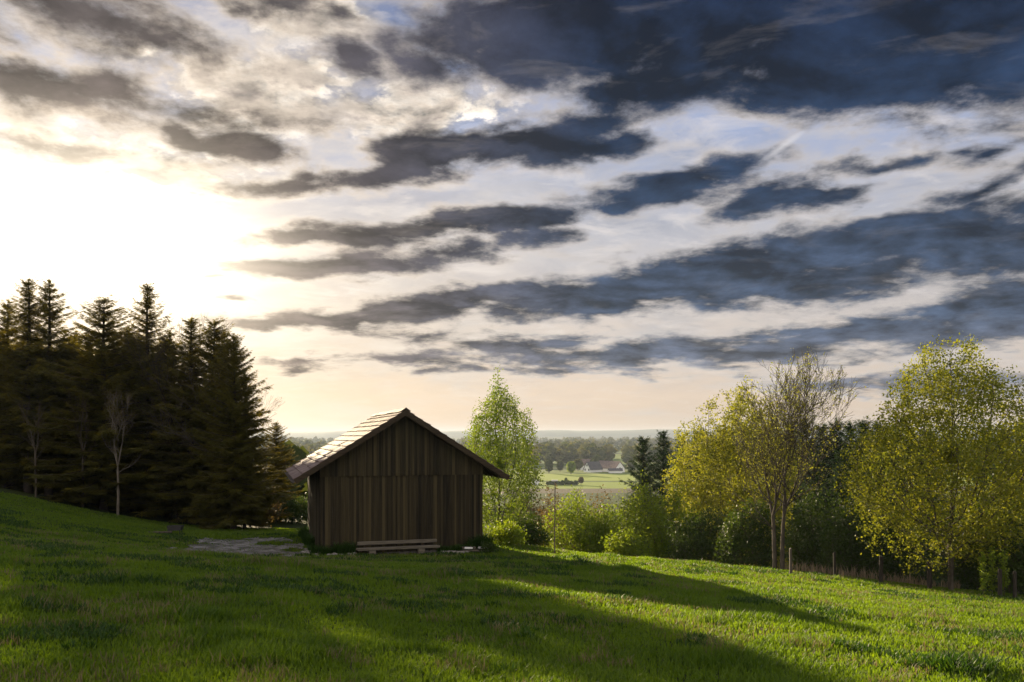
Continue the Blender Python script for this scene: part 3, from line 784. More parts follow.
# roof: overlapping courses of slabs on each side
def roof_side(s, seed):
    g = random.Random(seed); V = []; Fc = []; ti = []
    SL = math.hypot(EH, APEX-EZ); nc = 13; cl = SL/nc
    ca, sa = EH/SL, (APEX-EZ)/SL
    def P(a, b, c):      # a down the slope, b along the ridge, c off the surface
        return (s*(a*ca+c*sa), b, APEX-a*sa+c*ca)
    for k in range(nc):
        b = 0.0; sh = g.uniform(0, 0.25); ct_ = g.random()
        while b < RL-0.02:
            w = g.uniform(0.46, 0.54) if b > 0 else 0.3+sh
            b1 = min(b+w, RL); a0 = max(0, k*cl-0.06); a1 = (k+1)*cl+g.uniform(-0.015, 0.02)
            lo, hi = 0.005+g.uniform(0, 0.006), 0.052+g.uniform(0, 0.02)
            bb0, bb1 = b+0.012, b1-0.012
            vs = [P(a0, bb0, -0.02), P(a1, bb0, hi-0.04), P(a1, bb1, hi-0.04), P(a0, bb1, -0.02), P(a0, bb0, lo), P(a1, bb0, hi), P(a1, bb1, hi), P(a0, bb1, lo)]
            q = len(V); V += vs
            Fc += [tuple(q+i for i in f) for f in ((0,1,2,3),(4,7,6,5),(0,4,5,1),(1,5,6,2),(2,6,7,3),(3,7,4,0))]
            ti += [min(1, max(0, 0.5*ct_+0.5*g.random()))]*8
            b = b1
    me = bpy.data.meshes.new('roof_slope'); me.from_pydata(V, [], Fc); me.update()
    a = me.attributes.new('tint', 'FLOAT', 'POINT'); a.data.foreach_set('value', ti)
    o = link('roof_slope', me, M['roof'], barn)
    mb = MB()   # sheathing under the slabs
    pr = [P(0.02, 0, -0.035), P(SL-0.03, 0, -0.035), P(SL-0.03, 0, -0.07), P(0.02, 0, -0.07)]
    vs = [(x, 0.03, z) for x, y, z in pr]+[(x, RL-0.03, z) for x, y, z in pr]
    mb.add(vs, [(0,1,2,3),(7,6,5,4),(0,4,5,1),(1,5,6,2),(2,6,7,3),(3,7,4,0)])
    mb.build('sheathing', M['timber'], o)
    # rafters that show below the eave
    mb = MB()
    for b in np.arange(0.25, RL, 0.82):
        pr = [P(0.1, b-0.05, -0.075), P(SL-0.1, b-0.05, -0.075), P(SL-0.1, b-0.05, -0.17), P(0.1, b-0.05, -0.17)]
        if OV-0.12 < b < OV+0.12: continue
        vs = pr+[(x, y+0.1, z) for x, y, z in pr]
        mb.add(vs, [(0,1,2,3),(7,6,5,4),(0,4,5,1),(1,5,6,2),(2,6,7,3),(3,7,4,0)])
    mb.build('rafters', M['timber'], o)
    for b in (-0.03, RL+0.005):
        mb = MB()
        pr = [P(0.0, b, 0.03), P(SL, b, 0.03), P(SL, b, -0.16), P(0.0, b, -0.16)]
        vs = pr+[(x, y+0.025, z) for x, y, z in pr]
        mb.add(vs, [(0,1,2,3),(7,6,5,4),(0,4,5,1),(1,5,6,2),(2,6,7,3),(3,7,4,0)])
        mb.build('bargeboard', M['timber'], barn)
    mb = MB()   # gutter
    n = 8; vs = []
    for b in (0.02, RL-0.02):
        for r_ in (0.065, 0.055):
            for k in range(n+1):
                t = math.pi*k/n; x, _, z = P(SL+0.05, b, -0.02); vs.append((x+r_*math.cos(t), b, z-r_*math.sin(t)))
    m_ = n+1; fs = []
    for k in range(n):
        fs += [(k, k+1, 2*m_+k+1, 2*m_+k), (m_+k, 3*m_+k, 3*m_+k+1, m_+k+1)]
    fs += [(0, 2*m_, 3*m_, m_), (n, m_+n, 3*m_+n, 2*m_+n)]
    mb.add(vs, fs); mb.build('gutter', M['pole'], barn)
    return o
roof_side(-1, 1); roof_side(1, 2)
mb = MB()
b = 0
while b < RL:
    b1 = min(b+0.42, RL)
    mb.prism([(-0.17,-0.075),(0,0.04),(0.17,-0.075),(0.19,-0.05),(0.0,0.085),(-0.19,-0.05)], b-0.01, b1+0.0, lambda u, v, d: (u, d, APEX+0.02+v+0.015*((d*10) % 2 > 1)))
    b = b1+0.004
mb.build('ridge_cap', M['roof'], barn)

def bpt(u, d):            # barn plan (u across, d depth from the ridge tip) -> world
    return AX+u*ct-d*st_, AY+u*st_+d*ct
# low bench made of two beams on two blocks
x, y = bpt(-0.28, OV-0.42); z = hz(x, y)
bench = empty('bench', (x, y, z), TH, 'long low bench of grey beams on two blocks against the barn wall', 'bench')
gz = g0-z
mb = MB(); mb.box((-1.50, 0.12, 0.40), (1.50, 0.24, 0.52)); mb.build('backrest', M['grey_wood'], bench, bevel=0.012)
mb = MB(); mb.box((-1.52, -0.20, 0.235), (1.56, -0.03, 0.315)); mb.box((-1.56, -0.015, 0.238), (1.50, 0.10, 0.312)); mb.build('seat', M['grey_wood'], bench, bevel=0.01)
for u in (-0.98, 0.86):
    mb = MB(); mb.box((u-0.13, -0.19, -0.1), (u+0.13, 0.11, 0.235)); mb.build('block', M['grey_wood'], bench, bevel=0.03)
for u in (-1.2, 0.95):
    mb = MB(); mb.box((u-0.04, 0.13, -0.05), (u+0.04, 0.20, 0.40)); mb.build('support', M['timber'], bench)
x, y = bpt(1.95, OV-0.35)
mb = MB(); mb.box((-0.62, -0.16, 0.0), (0.50, 0.16, 0.09)); o = mb.build('stone_slab', M['stone'], bevel=0.02)
o.location = (x, y, hz(x, y)+0.03); o.rotation_euler = (0.02, 0.03, TH+0.04); tag(o, 'flat pale slab lying in the grass right of the bench', 'slab')
x, y = bpt(2.95, OV-0.5)
mb = MB(); mb.box((-0.45, -0.10, 0.0), (0.45, 0.10, 0.06)); o = mb.build('plank', M['grey_wood'], bevel=0.01)
o.location = (x, y, hz(x, y)+0.06); o.rotation_euler = (0.0, 0.05, TH-0.25); tag(o, 'short grey plank lying at the right front corner of the barn', 'plank')
def rock(name, u, d, r, lb, grp, mat='stone', seed=1, cat='stone', sq=0.6):
    g = np.random.default_rng(seed)
    import bmesh
    bm = bmesh.new(); bmesh.ops.create_icosphere(bm, subdivisions=2, radius=r)
    for v in bm.verts:
        c = np.array(v.co)/r
        k = 1+0.45*(fbm(np.array([c[0]*1.6+c[2]+seed+10]), np.array([c[1]*1.6-c[2]+20]), seed, 2)[0]-0.5)*2
        v.co = Vector((c[0]*k*1.25, c[1]*k, c[2]*k*sq))*r
    me = bpy.data.meshes.new(name); bm.to_mesh(me); bm.free()
    o = link(name, me, M[mat]); x, y = bpt(u, d)
    o.location = (x, y, hz(x, y)+r*sq*0.45); o.rotation_euler = (0, 0, g.uniform(0, 6)); tag(o, lb, cat, grp)
    return o
g = random.Random(8)
for k in range(15):
    rock('stone', -WH-0.5+1.5*g.random()+0.02*k, OV-0.15-0.5*g.random(), 0.05+0.08*g.random(), 'small grey stone in the rubble at the left front corner of the barn', 'rubble at the left corner of the barn', seed=k+1)
for k in range(10):
    rock('stone', -WH-0.25-0.35*g.random(), OV+0.3+2.6*g.random(), 0.06+0.09*g.random(), 'stone in the row along the left side wall of the barn', 'stones along the side wall', seed=k+31)
for k in range(9):
    rock('stone', 2.3+1.1*g.random(), OV-0.12-0.25*g.random(), 0.05+0.07*g.random(), 'stone in the rubble below the right end of the front wall', 'rubble at the right corner of the barn', seed=k+51)
for k in range(14):
    u = 2.15+0.085*(k % 7)*1.9; lay = k//7
    x, y = bpt(u+0.06*lay, OV-0.28); mb = MB(); r_ = g.uniform(0.045, 0.07)
    mb.tube((0, -0.17, 0), (0, 0.17, 0), r_, r_*0.9, 9); o = mb.build('firewood_log', M['grey_wood'] if k % 3 else M['bark'])
    o.location = (x, y, hz(x, y)+0.09+0.12*lay); o.rotation_euler = (0, 0, TH+g.uniform(-0.2, 0.2)); tag(o, 'short split log in the firewood heap at the right end of the barn front', 'log', 'firewood heap')
for k, (u, w_) in enumerate([(2.42, 0.16),(3.0, 0.19)]):
    x, y = bpt(u, OV-0.48); mb = MB(); mb.box((-w_, -0.05, 0), (w_, 0.05, 0.07)); o = mb.build('white_block', M['white'], bevel=0.012)
    o.location = (x, y, hz(x, y)+0.17); o.rotation_euler = (0, 0.05, TH+0.1); tag(o, ['white painted block on the left side of the firewood heap','white painted block nearest the right corner of the barn'][k], 'block')
    mb = MB()
# bush at the right corner of the barn
dec('bush', 489, 541, 30.6, dict(cz=0.5, rz=0.5, rx=0.32, ry=0.3, na=150, leaf=0.06, per=6, spread=0.07, stems=2, trunk=0.2, topy=0.3, rmax=0.02, step=0.08, kill=0.1, tip=0.003), M['bark'], M['leaf_dark'], 'knee high dark weed clump at the right corner of the barn', 160, 'weed', None, ('stem','foliage'))

# fire trough left
x, y, z = at(175.5, 34.5)
tr = empty('fire_trough', (x, y, z+0.07), R(8), 'small black metal trough on short legs near the gravel patch', 'trough')
mb = MB(); mb.prism([(-0.24,0.14),(0.24,0.14),(0.31,0.34),(0.28,0.34),(0.22,0.165),(-0.22,0.165),(-0.28,0.34),(-0.31,0.34)], -0.22, 0.22, lambda u, v, d: (u, d, v)); mb.box((-0.27,-0.235,0.15),(0.27,-0.222,0.335)); mb.box((-0.27,0.222,0.15),(0.27,0.235,0.335)); mb.build('basin', M['dark_metal'], tr)
for a in (-1, 1):
    for b in (-1, 1):
        mb = MB(); mb.tube((a*0.24, b*0.16, -0.08), (a*0.21, b*0.15, 0.15), 0.02, 0.02, 6); mb.build('leg', M['dark_metal'], tr)
x, y, z = at(158, 33.8)
mb = MB(); mb.tube((-0.75, 0, 0), (0.55, 0.1, 0.03), 0.05, 0.04, 8); o = mb.build('log', M['bark']); o.location = (x, y, z+0.05); tag(o, 'thin dark log lying in the grass left of the black trough', 'log')

# thin pole with pale cap
x, y, z = at(554.5, 31)
pl = empty('pole', (x, y, z), 0, 'thin brown metal pole with a small pale cap at the rim of the meadow', 'pole')
ph = EYE+(HY-481)/F*31-z
mb = MB(); mb.tube((0,0,-0.3), (0.02,0,ph), 0.026, 0.020, 8); mb.build('shaft', M['pole'], pl)
mb = MB(); mb.box((-0.11,-0.08,ph-0.01), (0.13,0.08,ph+0.04)); mb.build('cap', M['white'], pl, bevel=0.01)

# fence posts
FP = [(791,549,571,28.6,0.055,'pole','slim pale fence post beside the grey double trunk'),(835,553,577,28.3,0.05,'post','thin dark fence post in the gap left of the young stems'),
      (881,557,583,27.6,0.075,'post','dark fence post right of the young stems'),(930,562,592,26.8,0.085,'post','stout dark fence post just left of the big tree trunk'),
      (1000,570,600,25.4,0.07,'post','dark leaning fence post in the thicket near the right edge'),(1015,572,602,25.0,0.06,'post','dark fence post closest to the right edge')]
for px, t_, b_, D, r_, mt, lb in FP:
    x, y, z = at(px, D); hh = EYE+(HY-t_)/F*D - z
    mb = MB(); mb.tube((0,0,-0.4), (random.uniform(-0.03,0.03),0.01,hh), r_, r_*0.9, 9); mb.tube((0.0,0.01,hh), (0.0,0.01,hh+0.04), r_*0.88, r_*0.45, 9)
    o = mb.build('fence_post', M[mt]); o.location = (x, y, z); tag(o, lb, 'fence post', 'fence posts along the rim of the meadow')
# upright shoots
for k, (px, top, D) in enumerate([(983,555,25.6),(992,548,25.8),(1004,552,25.5)]):
    x, y, z = at(px, D); hh = EYE+(HY-top)/F*D-z
    root = empty('young_sapling', (x, y, z), 0, ['short upright green shoot left of the tallest one near the right edge','tallest upright green shoot at the rim near the right edge','upright green shoot right of the tallest one near the right edge'][k], 'sapling', 'upright shoots near the right edge')
    mb = MB(); mb.tube((0,0,-0.1), (0.03,0,hh), 0.014, 0.006, 6); mb.build('stem', M['bark'], root)
    gg = np.random.default_rng(200+k); C = np.stack([gg.normal(0, 0.03, 60), gg.normal(0, 0.03, 60), gg.uniform(0.2, hh, 60)], 1)
    V, Fq, ti = leaf_cloud(C, 0.09, gg, 5, 0.05); link('foliage', np_mesh('foliage', V, [Fq], attr=ti), M['leaf_fresh'], root)

# ------------------------------------------------------------------ gravel patch left of the barn
def path_mask(x, y):
    """1 in the worn gravel patch"""
    cx, cy = -10.2, 30.0
    a = R(108); dx, dy = x-cx, y-cy
    u = (dx*math.cos(a)+dy*math.sin(a))/6.0; v = (-dx*math.sin(a)+dy*math.cos(a))/2.5
    d = np.sqrt(u*u+v*v)
    return 1.0-d + 1.5*(fbm(x*0.9+30, y*0.45+70, 61, 5)-0.5) + 0.9*(fbm(x*3.1, y*1.6+9, 63, 3)-0.5)
px_ = np.arange(-17, -5.5, 0.09); py_ = np.arange(21, 40, 0.09)
PX, PY = np.meshgrid(px_, py_); PM = path_mask(PX, PY)
# keep out of the barn
U = (PX-AX)*ct+(PY-AY)*st_
idx = np.arange(len(py_)-1)[:,None]*len(px_)+np.arange(len(px_)-1)[None]
cell = (PM[:-1,:-1] > 0.18) & (U[:-1,:-1] < -WH-0.15)
q = idx[cell]
PZ = H(PX, PY)+0.004+0.02*np.clip(PM, 0, 0.5)
def path_mat():
    m, t = new_mat('gravel')
    out = N(t, 'ShaderNodeOutputMaterial'); ge = N(t, 'ShaderNodeNewGeometry'); P = ge.outputs['Position']
    n1 = noise(t, mapping(t, P, scale=(1.6,0.8,1), rot=(0,0,0.35)), 1.3, 8, 0.75, 0.6); n2 = noise(t, P, 30, 3)
    col = ramp(t, n1, [(0.36,(0.03,0.04,0.012)),(0.45,(0.07,0.065,0.045)),(0.54,(0.22,0.205,0.185)),(0.68,(0.40,0.38,0.36))])
    col = mixc(t, math_(t, 'MULTIPLY', n2, 0.5), col, (0.06,0.055,0.045))
    b = N(t, 'ShaderNodeBsdfPrincipled'); b.inputs['Roughness'].default_value = 0.75
    t.links.new(col, b.inputs['Base Color'])
    bp = N(t, 'ShaderNodeBump'); bp.inputs['Strength'].default_value = 0.9; bp.inputs['Distance'].default_value = 0.03
    t.links.new(n2, bp.inputs['Height']); t.links.new(bp.outputs[0], b.inputs['Normal'])
    t.links.new(b.outputs[0], out.inputs[0]); return m
pm = np_mesh('gravel_path', np.stack([PX.ravel(), PY.ravel(), PZ.ravel()], 1), [np.stack([q, q+1, q+1+len(px_), q+len(px_)], 1)], smooth=True)
tag(link('gravel_path', pm, path_mat()), kind='structure')

# ------------------------------------------------------------------ grass
def grass(n, name, seed, dmin, dmax, label, power=0.45, arc=0.85, filt=None, hmin=0.03, hmax=0.085, mat='grass', wk=0.9):
    g = np.random.default_rng(seed)
    t = g.random(n); e = 1-power
    d = (dmin**e + t*(dmax**e-dmin**e))**(1/e)
    a = g.uniform(-arc, arc, n)
    x = d*np.sin(a); y = d*np.cos(a)
    yc = np.interp(x, YC_X, YC_Y)
    ok = (y < yc+2.0) & ~((x < -9) & (y > 46))
    U = (x-AX)*ct+(y-AY)*st_; W = -(x-AX)*st_+(y-AY)*ct
    ok &= ~((np.abs(U) < WH+0.02) & (W > OV-0.03) & (W < RL-OV+0.03))
    pmk = path_mask(x, y)
    ok &= ~((pmk > 0.2) & (g.random(n) < 0.80))
    dn = fbm(x*1.1+100, y*1.1+100, 71, 3)
    ok &= g.random(n) < 0.45+1.1*dn
    if filt is not None: ok &= filt(x, y)
    x, y, d, pmk, dn = x[ok], y[ok], d[ok], pmk[ok], dn[ok]; m = len(x)
    big = np.clip((fbm(x*0.8+7, y*0.8+3, 75, 3)-0.60)*6, 0, 1)
    hh = g.uniform(hmin, hmax, m)*(0.55+0.9*dn)*(1+0.9*big)*np.where(pmk > 0.05, 0.45, 1)
    w = (0.0035+0.00042*d)*g.uniform(0.7, 1.4, m)*wk
    z = H(x, y)
    th = g.uniform(0, 6.283, m); lean = g.uniform(0.15, 0.9, m)*hh
    dx, dy = np.cos(th), np.sin(th); ph = th+g.uniform(1.0, 2.1, m); sx_, sy_ = np.cos(ph)*w, np.sin(ph)*w
    V = np.empty((m, 5, 3))
    V[:,0] = np.stack([x-sx_, y-sy_, z-0.01], 1); V[:,1] = np.stack([x+sx_, y+sy_, z-0.01], 1)
    V[:,2] = np.stack([x+sx_*0.8+dx*lean*0.35, y+sy_*0.8+dy*lean*0.35, z+hh*0.6], 1)
    V[:,3] = np.stack([x-sx_*0.8+dx*lean*0.35, y-sy_*0.8+dy*lean*0.35, z+hh*0.6], 1)
    V[:,4] = np.stack([x+dx*lean, y+dy*lean, z+hh], 1)
    b = (np.arange(m)*5)[:,None]
    ti = np.repeat(np.clip(g.uniform(0, 1, m)*0.7+0.3*(1-big), 0, 1), 5)
    me = np_mesh(name, V.reshape(-1, 3), [b+np.array([[0,1,2,3]]), b+np.array([[3,2,4]])], attr=ti)
    return tag(link(name, me, M[mat]), label, 'grass', kind='stuff')
grass(850000, 'meadow_grass', 1, 4.5, 48, 'short spring grass covering the whole meadow')
wp = lambda x, y: fbm(x*0.9+33, y*0.9+12, 91, 4)+0.12*fbm(x*0.15, y*0.15, 92, 2) > 0.70
grass(420000, 'meadow_weeds', 3, 4.5, 40, 'darker tussocks and broad leaved weeds scattered through the meadow', filt=wp, hmin=0.05, hmax=0.12, mat='weed', power=0.4, wk=1.3)
grass(160000, 'dead_stalks', 4, 4.5, 34, 'thin straw coloured stalks scattered in the meadow', filt=lambda x, y: fbm(x*1.9+3, y*1.9+52, 93, 3) > 0.60, hmin=0.05, hmax=0.13, mat='straw', power=0.4, wk=0.55)
def near_wall(x, y):
    U = (x-AX)*ct+(y-AY)*st_; W = -(x-AX)*st_+(y-AY)*ct
    dd = np.maximum(np.abs(U)-WH, np.maximum(OV-W, W-(RL-OV)))
    return (dd > 0.02) & (dd < 0.15+0.35*fbm(x*2+9, y*2+4, 95, 2)) & ~((np.abs(U+0.28) < 1.6) & (W < OV))
grass(1500000, 'wall_weeds', 5, 27, 42, 'taller weeds and grass growing along the foot of the barn walls', filt=near_wall, hmin=0.10, hmax=0.34, mat='weed', power=0.1, arc=0.5, wk=0.9)
grass(30000, 'dry_grass', 2, 24, 34, 'tan dry grass standing under the right hand trees', filt=lambda x, y: (x > 10.5) & (y > np.interp(x, YC_X, YC_Y)+0.4) & (x/y < 0.56), hmin=0.2, hmax=0.45, mat='dry_grass', power=0.1)

# ------------------------------------------------------------------ sky
EXPO = 1.3; SKYK = 2**-EXPO
w = bpy.data.worlds.new('World'); scn.world = w; w.use_nodes = True
t = w.node_tree; t.nodes.clear()
wout = N(t, 'ShaderNodeOutputWorld')
sky = N(t, 'ShaderNodeTexSky', sky_type='NISHITA'); sky.sun_disc = False
sun_el = math.asin(SUN.z); sun_az = math.atan2(SUN.x, SUN.y)
sky.sun_elevation = sun_el; sky.sun_rotation = sun_az
sky.altitude = 500; sky.air_density = 1.0; sky.dust_density = 1.2; sky.ozone_density = 2.0
bgs = N(t, 'ShaderNodeBackground'); bgs.inputs[1].default_value = 0.10; t.links.new(sky.outputs[0], bgs.inputs[0])
tc = N(t, 'ShaderNodeTexCoord'); Gd = tc.outputs['Generated']
nv = N(t, 'ShaderNodeVectorMath', operation='NORMALIZE'); t.links.new(Gd, nv.inputs[0]); Dv = nv.outputs[0]
s = N(t, 'ShaderNodeSeparateXYZ'); t.links.new(Dv, s.inputs[0])
az = math_(t, 'ARCTAN2', s.outputs[0], s.outputs[1])
el = math_(t, 'ARCSINE', s.outputs[2])
elp = math_(t, 'MAXIMUM', el, 0.0)
# cloud-layer plane coordinates: clouds get flatter and longer towards the horizon
inv = math_(t, 'DIVIDE', 1.0, math_(t, 'ADD', math_(t, 'MAXIMUM', s.outputs[2], 0.0), 0.16))
cp = N(t, 'ShaderNodeCombineXYZ')
t.links.new(math_(t, 'MULTIPLY', s.outputs[0], inv), cp.inputs[0]); t.links.new(math_(t, 'MULTIPLY', s.outputs[1], inv), cp.inputs[1])
PL = cp.outputs[0]
ae = N(t, 'ShaderNodeCombineXYZ'); t.links.new(az, ae.inputs[0]); t.links.new(el, ae.inputs[1]); AE = ae.outputs[0]
AEs = mapping(t, AE, scale=(1, 2.6, 1))
nA = N(t, 'ShaderNodeTexNoise'); nA.inputs['Scale'].default_value = 5.5; nA.inputs['Detail'].default_value = 6; nA.inputs['Roughness'].default_value = 0.55; t.links.new(AEs, nA.inputs['Vector'])
# wobble the coordinates of the cloud bodies
sub = N(t, 'ShaderNodeVectorMath', operation='SUBTRACT'); t.links.new(nA.outputs['Color'], sub.inputs[0]); sub.inputs[1].default_value = (0.5,0.5,0.5)
scl = N(t, 'ShaderNodeVectorMath', operation='MULTIPLY'); t.links.new(sub.outputs[0], scl.inputs[0]); scl.inputs[1].default_value = (0.17,0.06,0)
ad = N(t, 'ShaderNodeVectorMath', operation='ADD'); t.links.new(AE, ad.inputs[0]); t.links.new(scl.outputs[0], ad.inputs[1]); AW = ad.outputs[0]
def blob_field(bl):
    cur = None
    for (px, py, a, b, rot, st) in bl:
        X = (px-CX)/F; Z = (HY-py)/F; hyp = math.hypot(1, X)
        A0 = math.atan(X); E0 = math.atan2(Z, hyp)
        ka = 1/(1+X*X); ke = 1/hyp/(1+(Z/hyp)**2)
        m_ = mapping(t, AW, loc=(A0, E0, 0), rot=(0, 0, R(rot)), scale=(a/F*ka, b/F*ke, 1), kind='TEXTURE')
        ln = N(t, 'ShaderNodeVectorMath', operation='LENGTH'); t.links.new(m_, ln.inputs[0])
        v = math_(t, 'MULTIPLY_ADD', ln.outputs['Value'], -st, st)
        cur = v if cur is None else math_(t, 'SMOOTH_MAX', cur, v, 0.12)
    return cur
dark = [
 (520,62,150,50,-4,1.0),(650,30,260,66,-2,1.3),(880,28,270,84,2,1.45),(980,70,170,62,-10,1.1),(680,85,120,34,4,0.9),(600,95,60,14,0,0.5),
 (375,172,85,18,8,0.8),(430,155,95,24,10,0.95),(520,143,120,26,2,1.0),(600,143,65,12,-4,0.8),(495,125,50,14,10,0.7),
 (700,172,90,20,6,1.0),(660,195,100,18,4,0.9),(760,200,80,20,6,0.9),(815,195,55,10,12,0.7),(610,210,60,12,4,0.7),
 (450,226,150,13,3,0.95),(340,236,110,9,3,0.8),(300,264,100,15,0,0.95),(370,262,90,14,8,0.9),(470,246,100,12,4,0.8),(540,222,50,10,4,0.7),
 (900,238,240,36,6,1.15),(760,268,230,34,5,1.1),(620,292,210,26,5,1.05),(470,303,120,12,5,0.9),(390,314,180,14,4,0.95),(1010,245,140,44,4,1.1),(270,321,70,9,3,0.8),(860,275,200,26,4,0.9),
 (520,344,150,10,-4,0.7),(640,352,180,16,2,0.85),(820,340,220,20,4,0.95),(990,318,170,34,7,1.0),(400,360,140,7,4,0.55),(920,385,170,10,-3,0.5),(560,372,140,6,0,0.4),
 (190,140,40,14,-20,0.62),(236,143,50,22,5,0.72),(275,8,50,18,6,0.7),(325,14,50,16,-8,0.7),(342,56,46,22,-15,0.72),(165,46,50,18,5,0.62),(218,297,22,4,0,0.8),(203,272,14,3,5,0.7),(205,290,8,2,5,0.6),
 (985,180,100,14,6,0.6),(880,160,56,8,0,0.55),(1000,150,60,9,5,0.45),
 (50,92,160,34,4,0.62),(200,112,120,14,3,0.45),(20,138,90,12,0,0.6),(110,26,190,40,-2,0.62),(300,185,70,8,4,0.45),
]
BF_ = blob_field(dark)
n_mid = noise(t, PL, 3.3, 9, 0.60, 0.25)
n_mid2 = noise(t, mapping(t, PL, loc=(-0.035, 0.055, 0)), 3.3, 9, 0.60, 0.25)
relief = math_(t, 'SUBTRACT', n_mid, n_mid2)
n_fine = noise(t, PL, 11.0, 8, 0.64, 0.1)
n_big = noise(t, PL, 0.9, 5, 0.55, 0.3)
Dk = math_(t, 'ADD', BF_, math_(t, 'ADD', math_(t, 'MULTIPLY_ADD', n_mid, 2.3, -1.12), math_(t, 'MULTIPLY_ADD', n_fine, 0.8, -0.38)))
# sun angle
dt = N(t, 'ShaderNodeVectorMath', operation='DOT_PRODUCT'); t.links.new(Dv, dt.inputs[0]); 
glowdir = Vector(((112-CX)/F, 1, (HY-238)/F)).normalized()
dt.inputs[1].default_value = tuple(glowdir)
ang = math_(t, 'ARCCOSINE', math_(t, 'MINIMUM', dt.outputs['Value'], 0.99999))
near = math_(t, 'MULTIPLY_ADD', ang, -1/0.56, 1.0, clamp=True)    # 1 at the sun .. 0 at ~35 deg
near2 = math_(t, 'MULTIPLY', near, near)
# base: high thin veil
azd = math_(t, 'MULTIPLY_ADD', az, 0.9, 0.15, clamp=True)
veil_low = ramp(t, math_(t, 'MULTIPLY', elp, 1/0.60), [(0.0,(0.66,0.49,0.36)),(0.08,(0.84,0.64,0.48)),(0.25,(0.76,0.65,0.56)),(0.42,(0.60,0.58,0.60)),(0.60,(0.44,0.50,0.68)),(0.80,(0.15,0.22,0.43)),(1.0,(0.07,0.12,0.28))])
veil_low = mixc(t, azd, veil_low, mixc(t, 1.0, veil_low, (0.68,0.74,0.86), 'MULTIPLY'))
veil = mixc(t, math_(t, 'MULTIPLY', math_(t, 'MULTIPLY', near, math_(t, 'MULTIPLY_ADD', elp, -1.7, 1.0, clamp=True)), 0.75), veil_low, (0.86,0.68,0.48))
# bright thin streaks and puffs
n_st = noise(t, mapping(t, AE, scale=(1, 4.2, 1), rot=(0,0,-0.05)), 6.5, 8, 0.62, 0.5)
puf = math_(t, 'ADD', math_(t, 'MULTIPLY_ADD', n_st, 3.6, -1.75), math_(t, 'MULTIPLY', near, 0.35), clamp=True)
puffcol = mixc(t, near, (0.60,0.575,0.58), (1.05,0.90,0.72))
base = mixc(t, math_(t, 'MULTIPLY', puf, 0.85), veil, puffcol)
# grey veils and lit streaks between the bodies
n_g = noise(t, mapping(t, PL, loc=(5,2,0), rot=(0,0,0.12)), 2.1, 9, 0.63, 0.5)
n_h = noise(t, mapping(t, PL, loc=(9,4,0), scale=(1,1.5,1)), 5.0, 9, 0.62, 0.4)
far_ = math_(t, 'SUBTRACT', 1.0, math_(t, 'MULTIPLY', near, 0.55))
gv = math_(t, 'MULTIPLY', math_(t, 'MULTIPLY_ADD', n_g, 5.0, -2.35, clamp=True), math_(t, 'MULTIPLY', far_, math_(t, 'MULTIPLY_ADD', elp, 5.0, 0.0, clamp=True)))
base = mixc(t, math_(t, 'MULTIPLY', gv, 0.5), base, mixc(t, near, (0.25,0.27,0.34), (0.48,0.40,0.34)))
lw = math_(t, 'MULTIPLY', math_(t, 'MULTIPLY_ADD', n_h, 6.5, -3.35, clamp=True), math_(t, 'MULTIPLY_ADD', elp, 5.0, 0.1, clamp=True))
base = mixc(t, math_(t, 'MULTIPLY', lw, 0.5), base, mixc(t, near, (0.88,0.80,0.74), (1.15,1.0,0.82)))
# upper left altocumulus clumps with grey brown hearts
n_ac = noise(t, PL, 6.5, 9, 0.60, 0.2)
n_ac2 = noise(t, mapping(t, PL, loc=(-0.02, 0.035, 0)), 6.5, 9, 0.60, 0.2)
rel_ac = math_(t, 'SUBTRACT', n_ac, n_ac2)
ac = blob_field([(250,90,170,60,8,1.0),(60,135,120,24,4,0.8),(310,20,90,36,0,1.0),(150,170,200,40,0,0.8),(420,110,120,60,0,0.8),(150,60,60,26,10,0.6)])
acn = math_(t, 'ADD', math_(t, 'MULTIPLY', ac, 0.9), math_(t, 'ADD', math_(t, 'MULTIPLY_ADD', n_ac, 3.4, -1.75), math_(t, 'MULTIPLY_ADD', n_fine, 0.8, -0.4)))
accol = ramp(t, acn, [(0.0,(0.20,0.23,0.33)),(0.12,(0.50,0.48,0.50)),(0.30,(0.98,0.88,0.76)),(0.55,(0.80,0.68,0.55)),(0.85,(0.26,0.21,0.18)),(1.0,(0.20,0.17,0.15))])
accol = mixc(t, 1.0, accol, math_(t, 'MULTIPLY_ADD', rel_ac, 5.0, 0.92), 'MULTIPLY')
acm = math_(t, 'MULTIPLY', math_(t, 'MULTIPLY_ADD', ac, 2.2, -0.05, clamp=True), math_(t, 'MULTIPLY_ADD', acn, 2.5, 0.35, clamp=True))
base = mixc(t, acm, base, accol)
# dark cloud bodies
edge = math_(t, 'MULTIPLY_ADD', Dk, 2.0, 0.80, clamp=True)
core = math_(t, 'SMOOTHSTEP' if False else 'MULTIPLY_ADD', Dk, 1.5, 0.23, clamp=True)
core = math_(t, 'MULTIPLY', math_(t, 'MULTIPLY', core, core), math_(t, 'MULTIPLY_ADD', core, -2.0, 3.0))
rimc = mixc(t, near, (0.62,0.56,0.52), (1.15,0.93,0.68))
eln = math_(t, 'MULTIPLY', elp, 1/0.6)
body_far = ramp(t, eln, [(0.0,(0.20,0.20,0.24)),(0.22,(0.048,0.070,0.115)),(0.5,(0.016,0.033,0.070)),(0.9,(0.008,0.018,0.050))])
body_near = ramp(t, eln, [(0.0,(0.18,0.125,0.09)),(0.5,(0.075,0.056,0.048)),(0.9,(0.085,0.075,0.08))])
azf = math_(t, 'MULTIPLY_ADD', az, 2.2, 0.75, clamp=True)
body = mixc(t, azf, body_near, body_far)
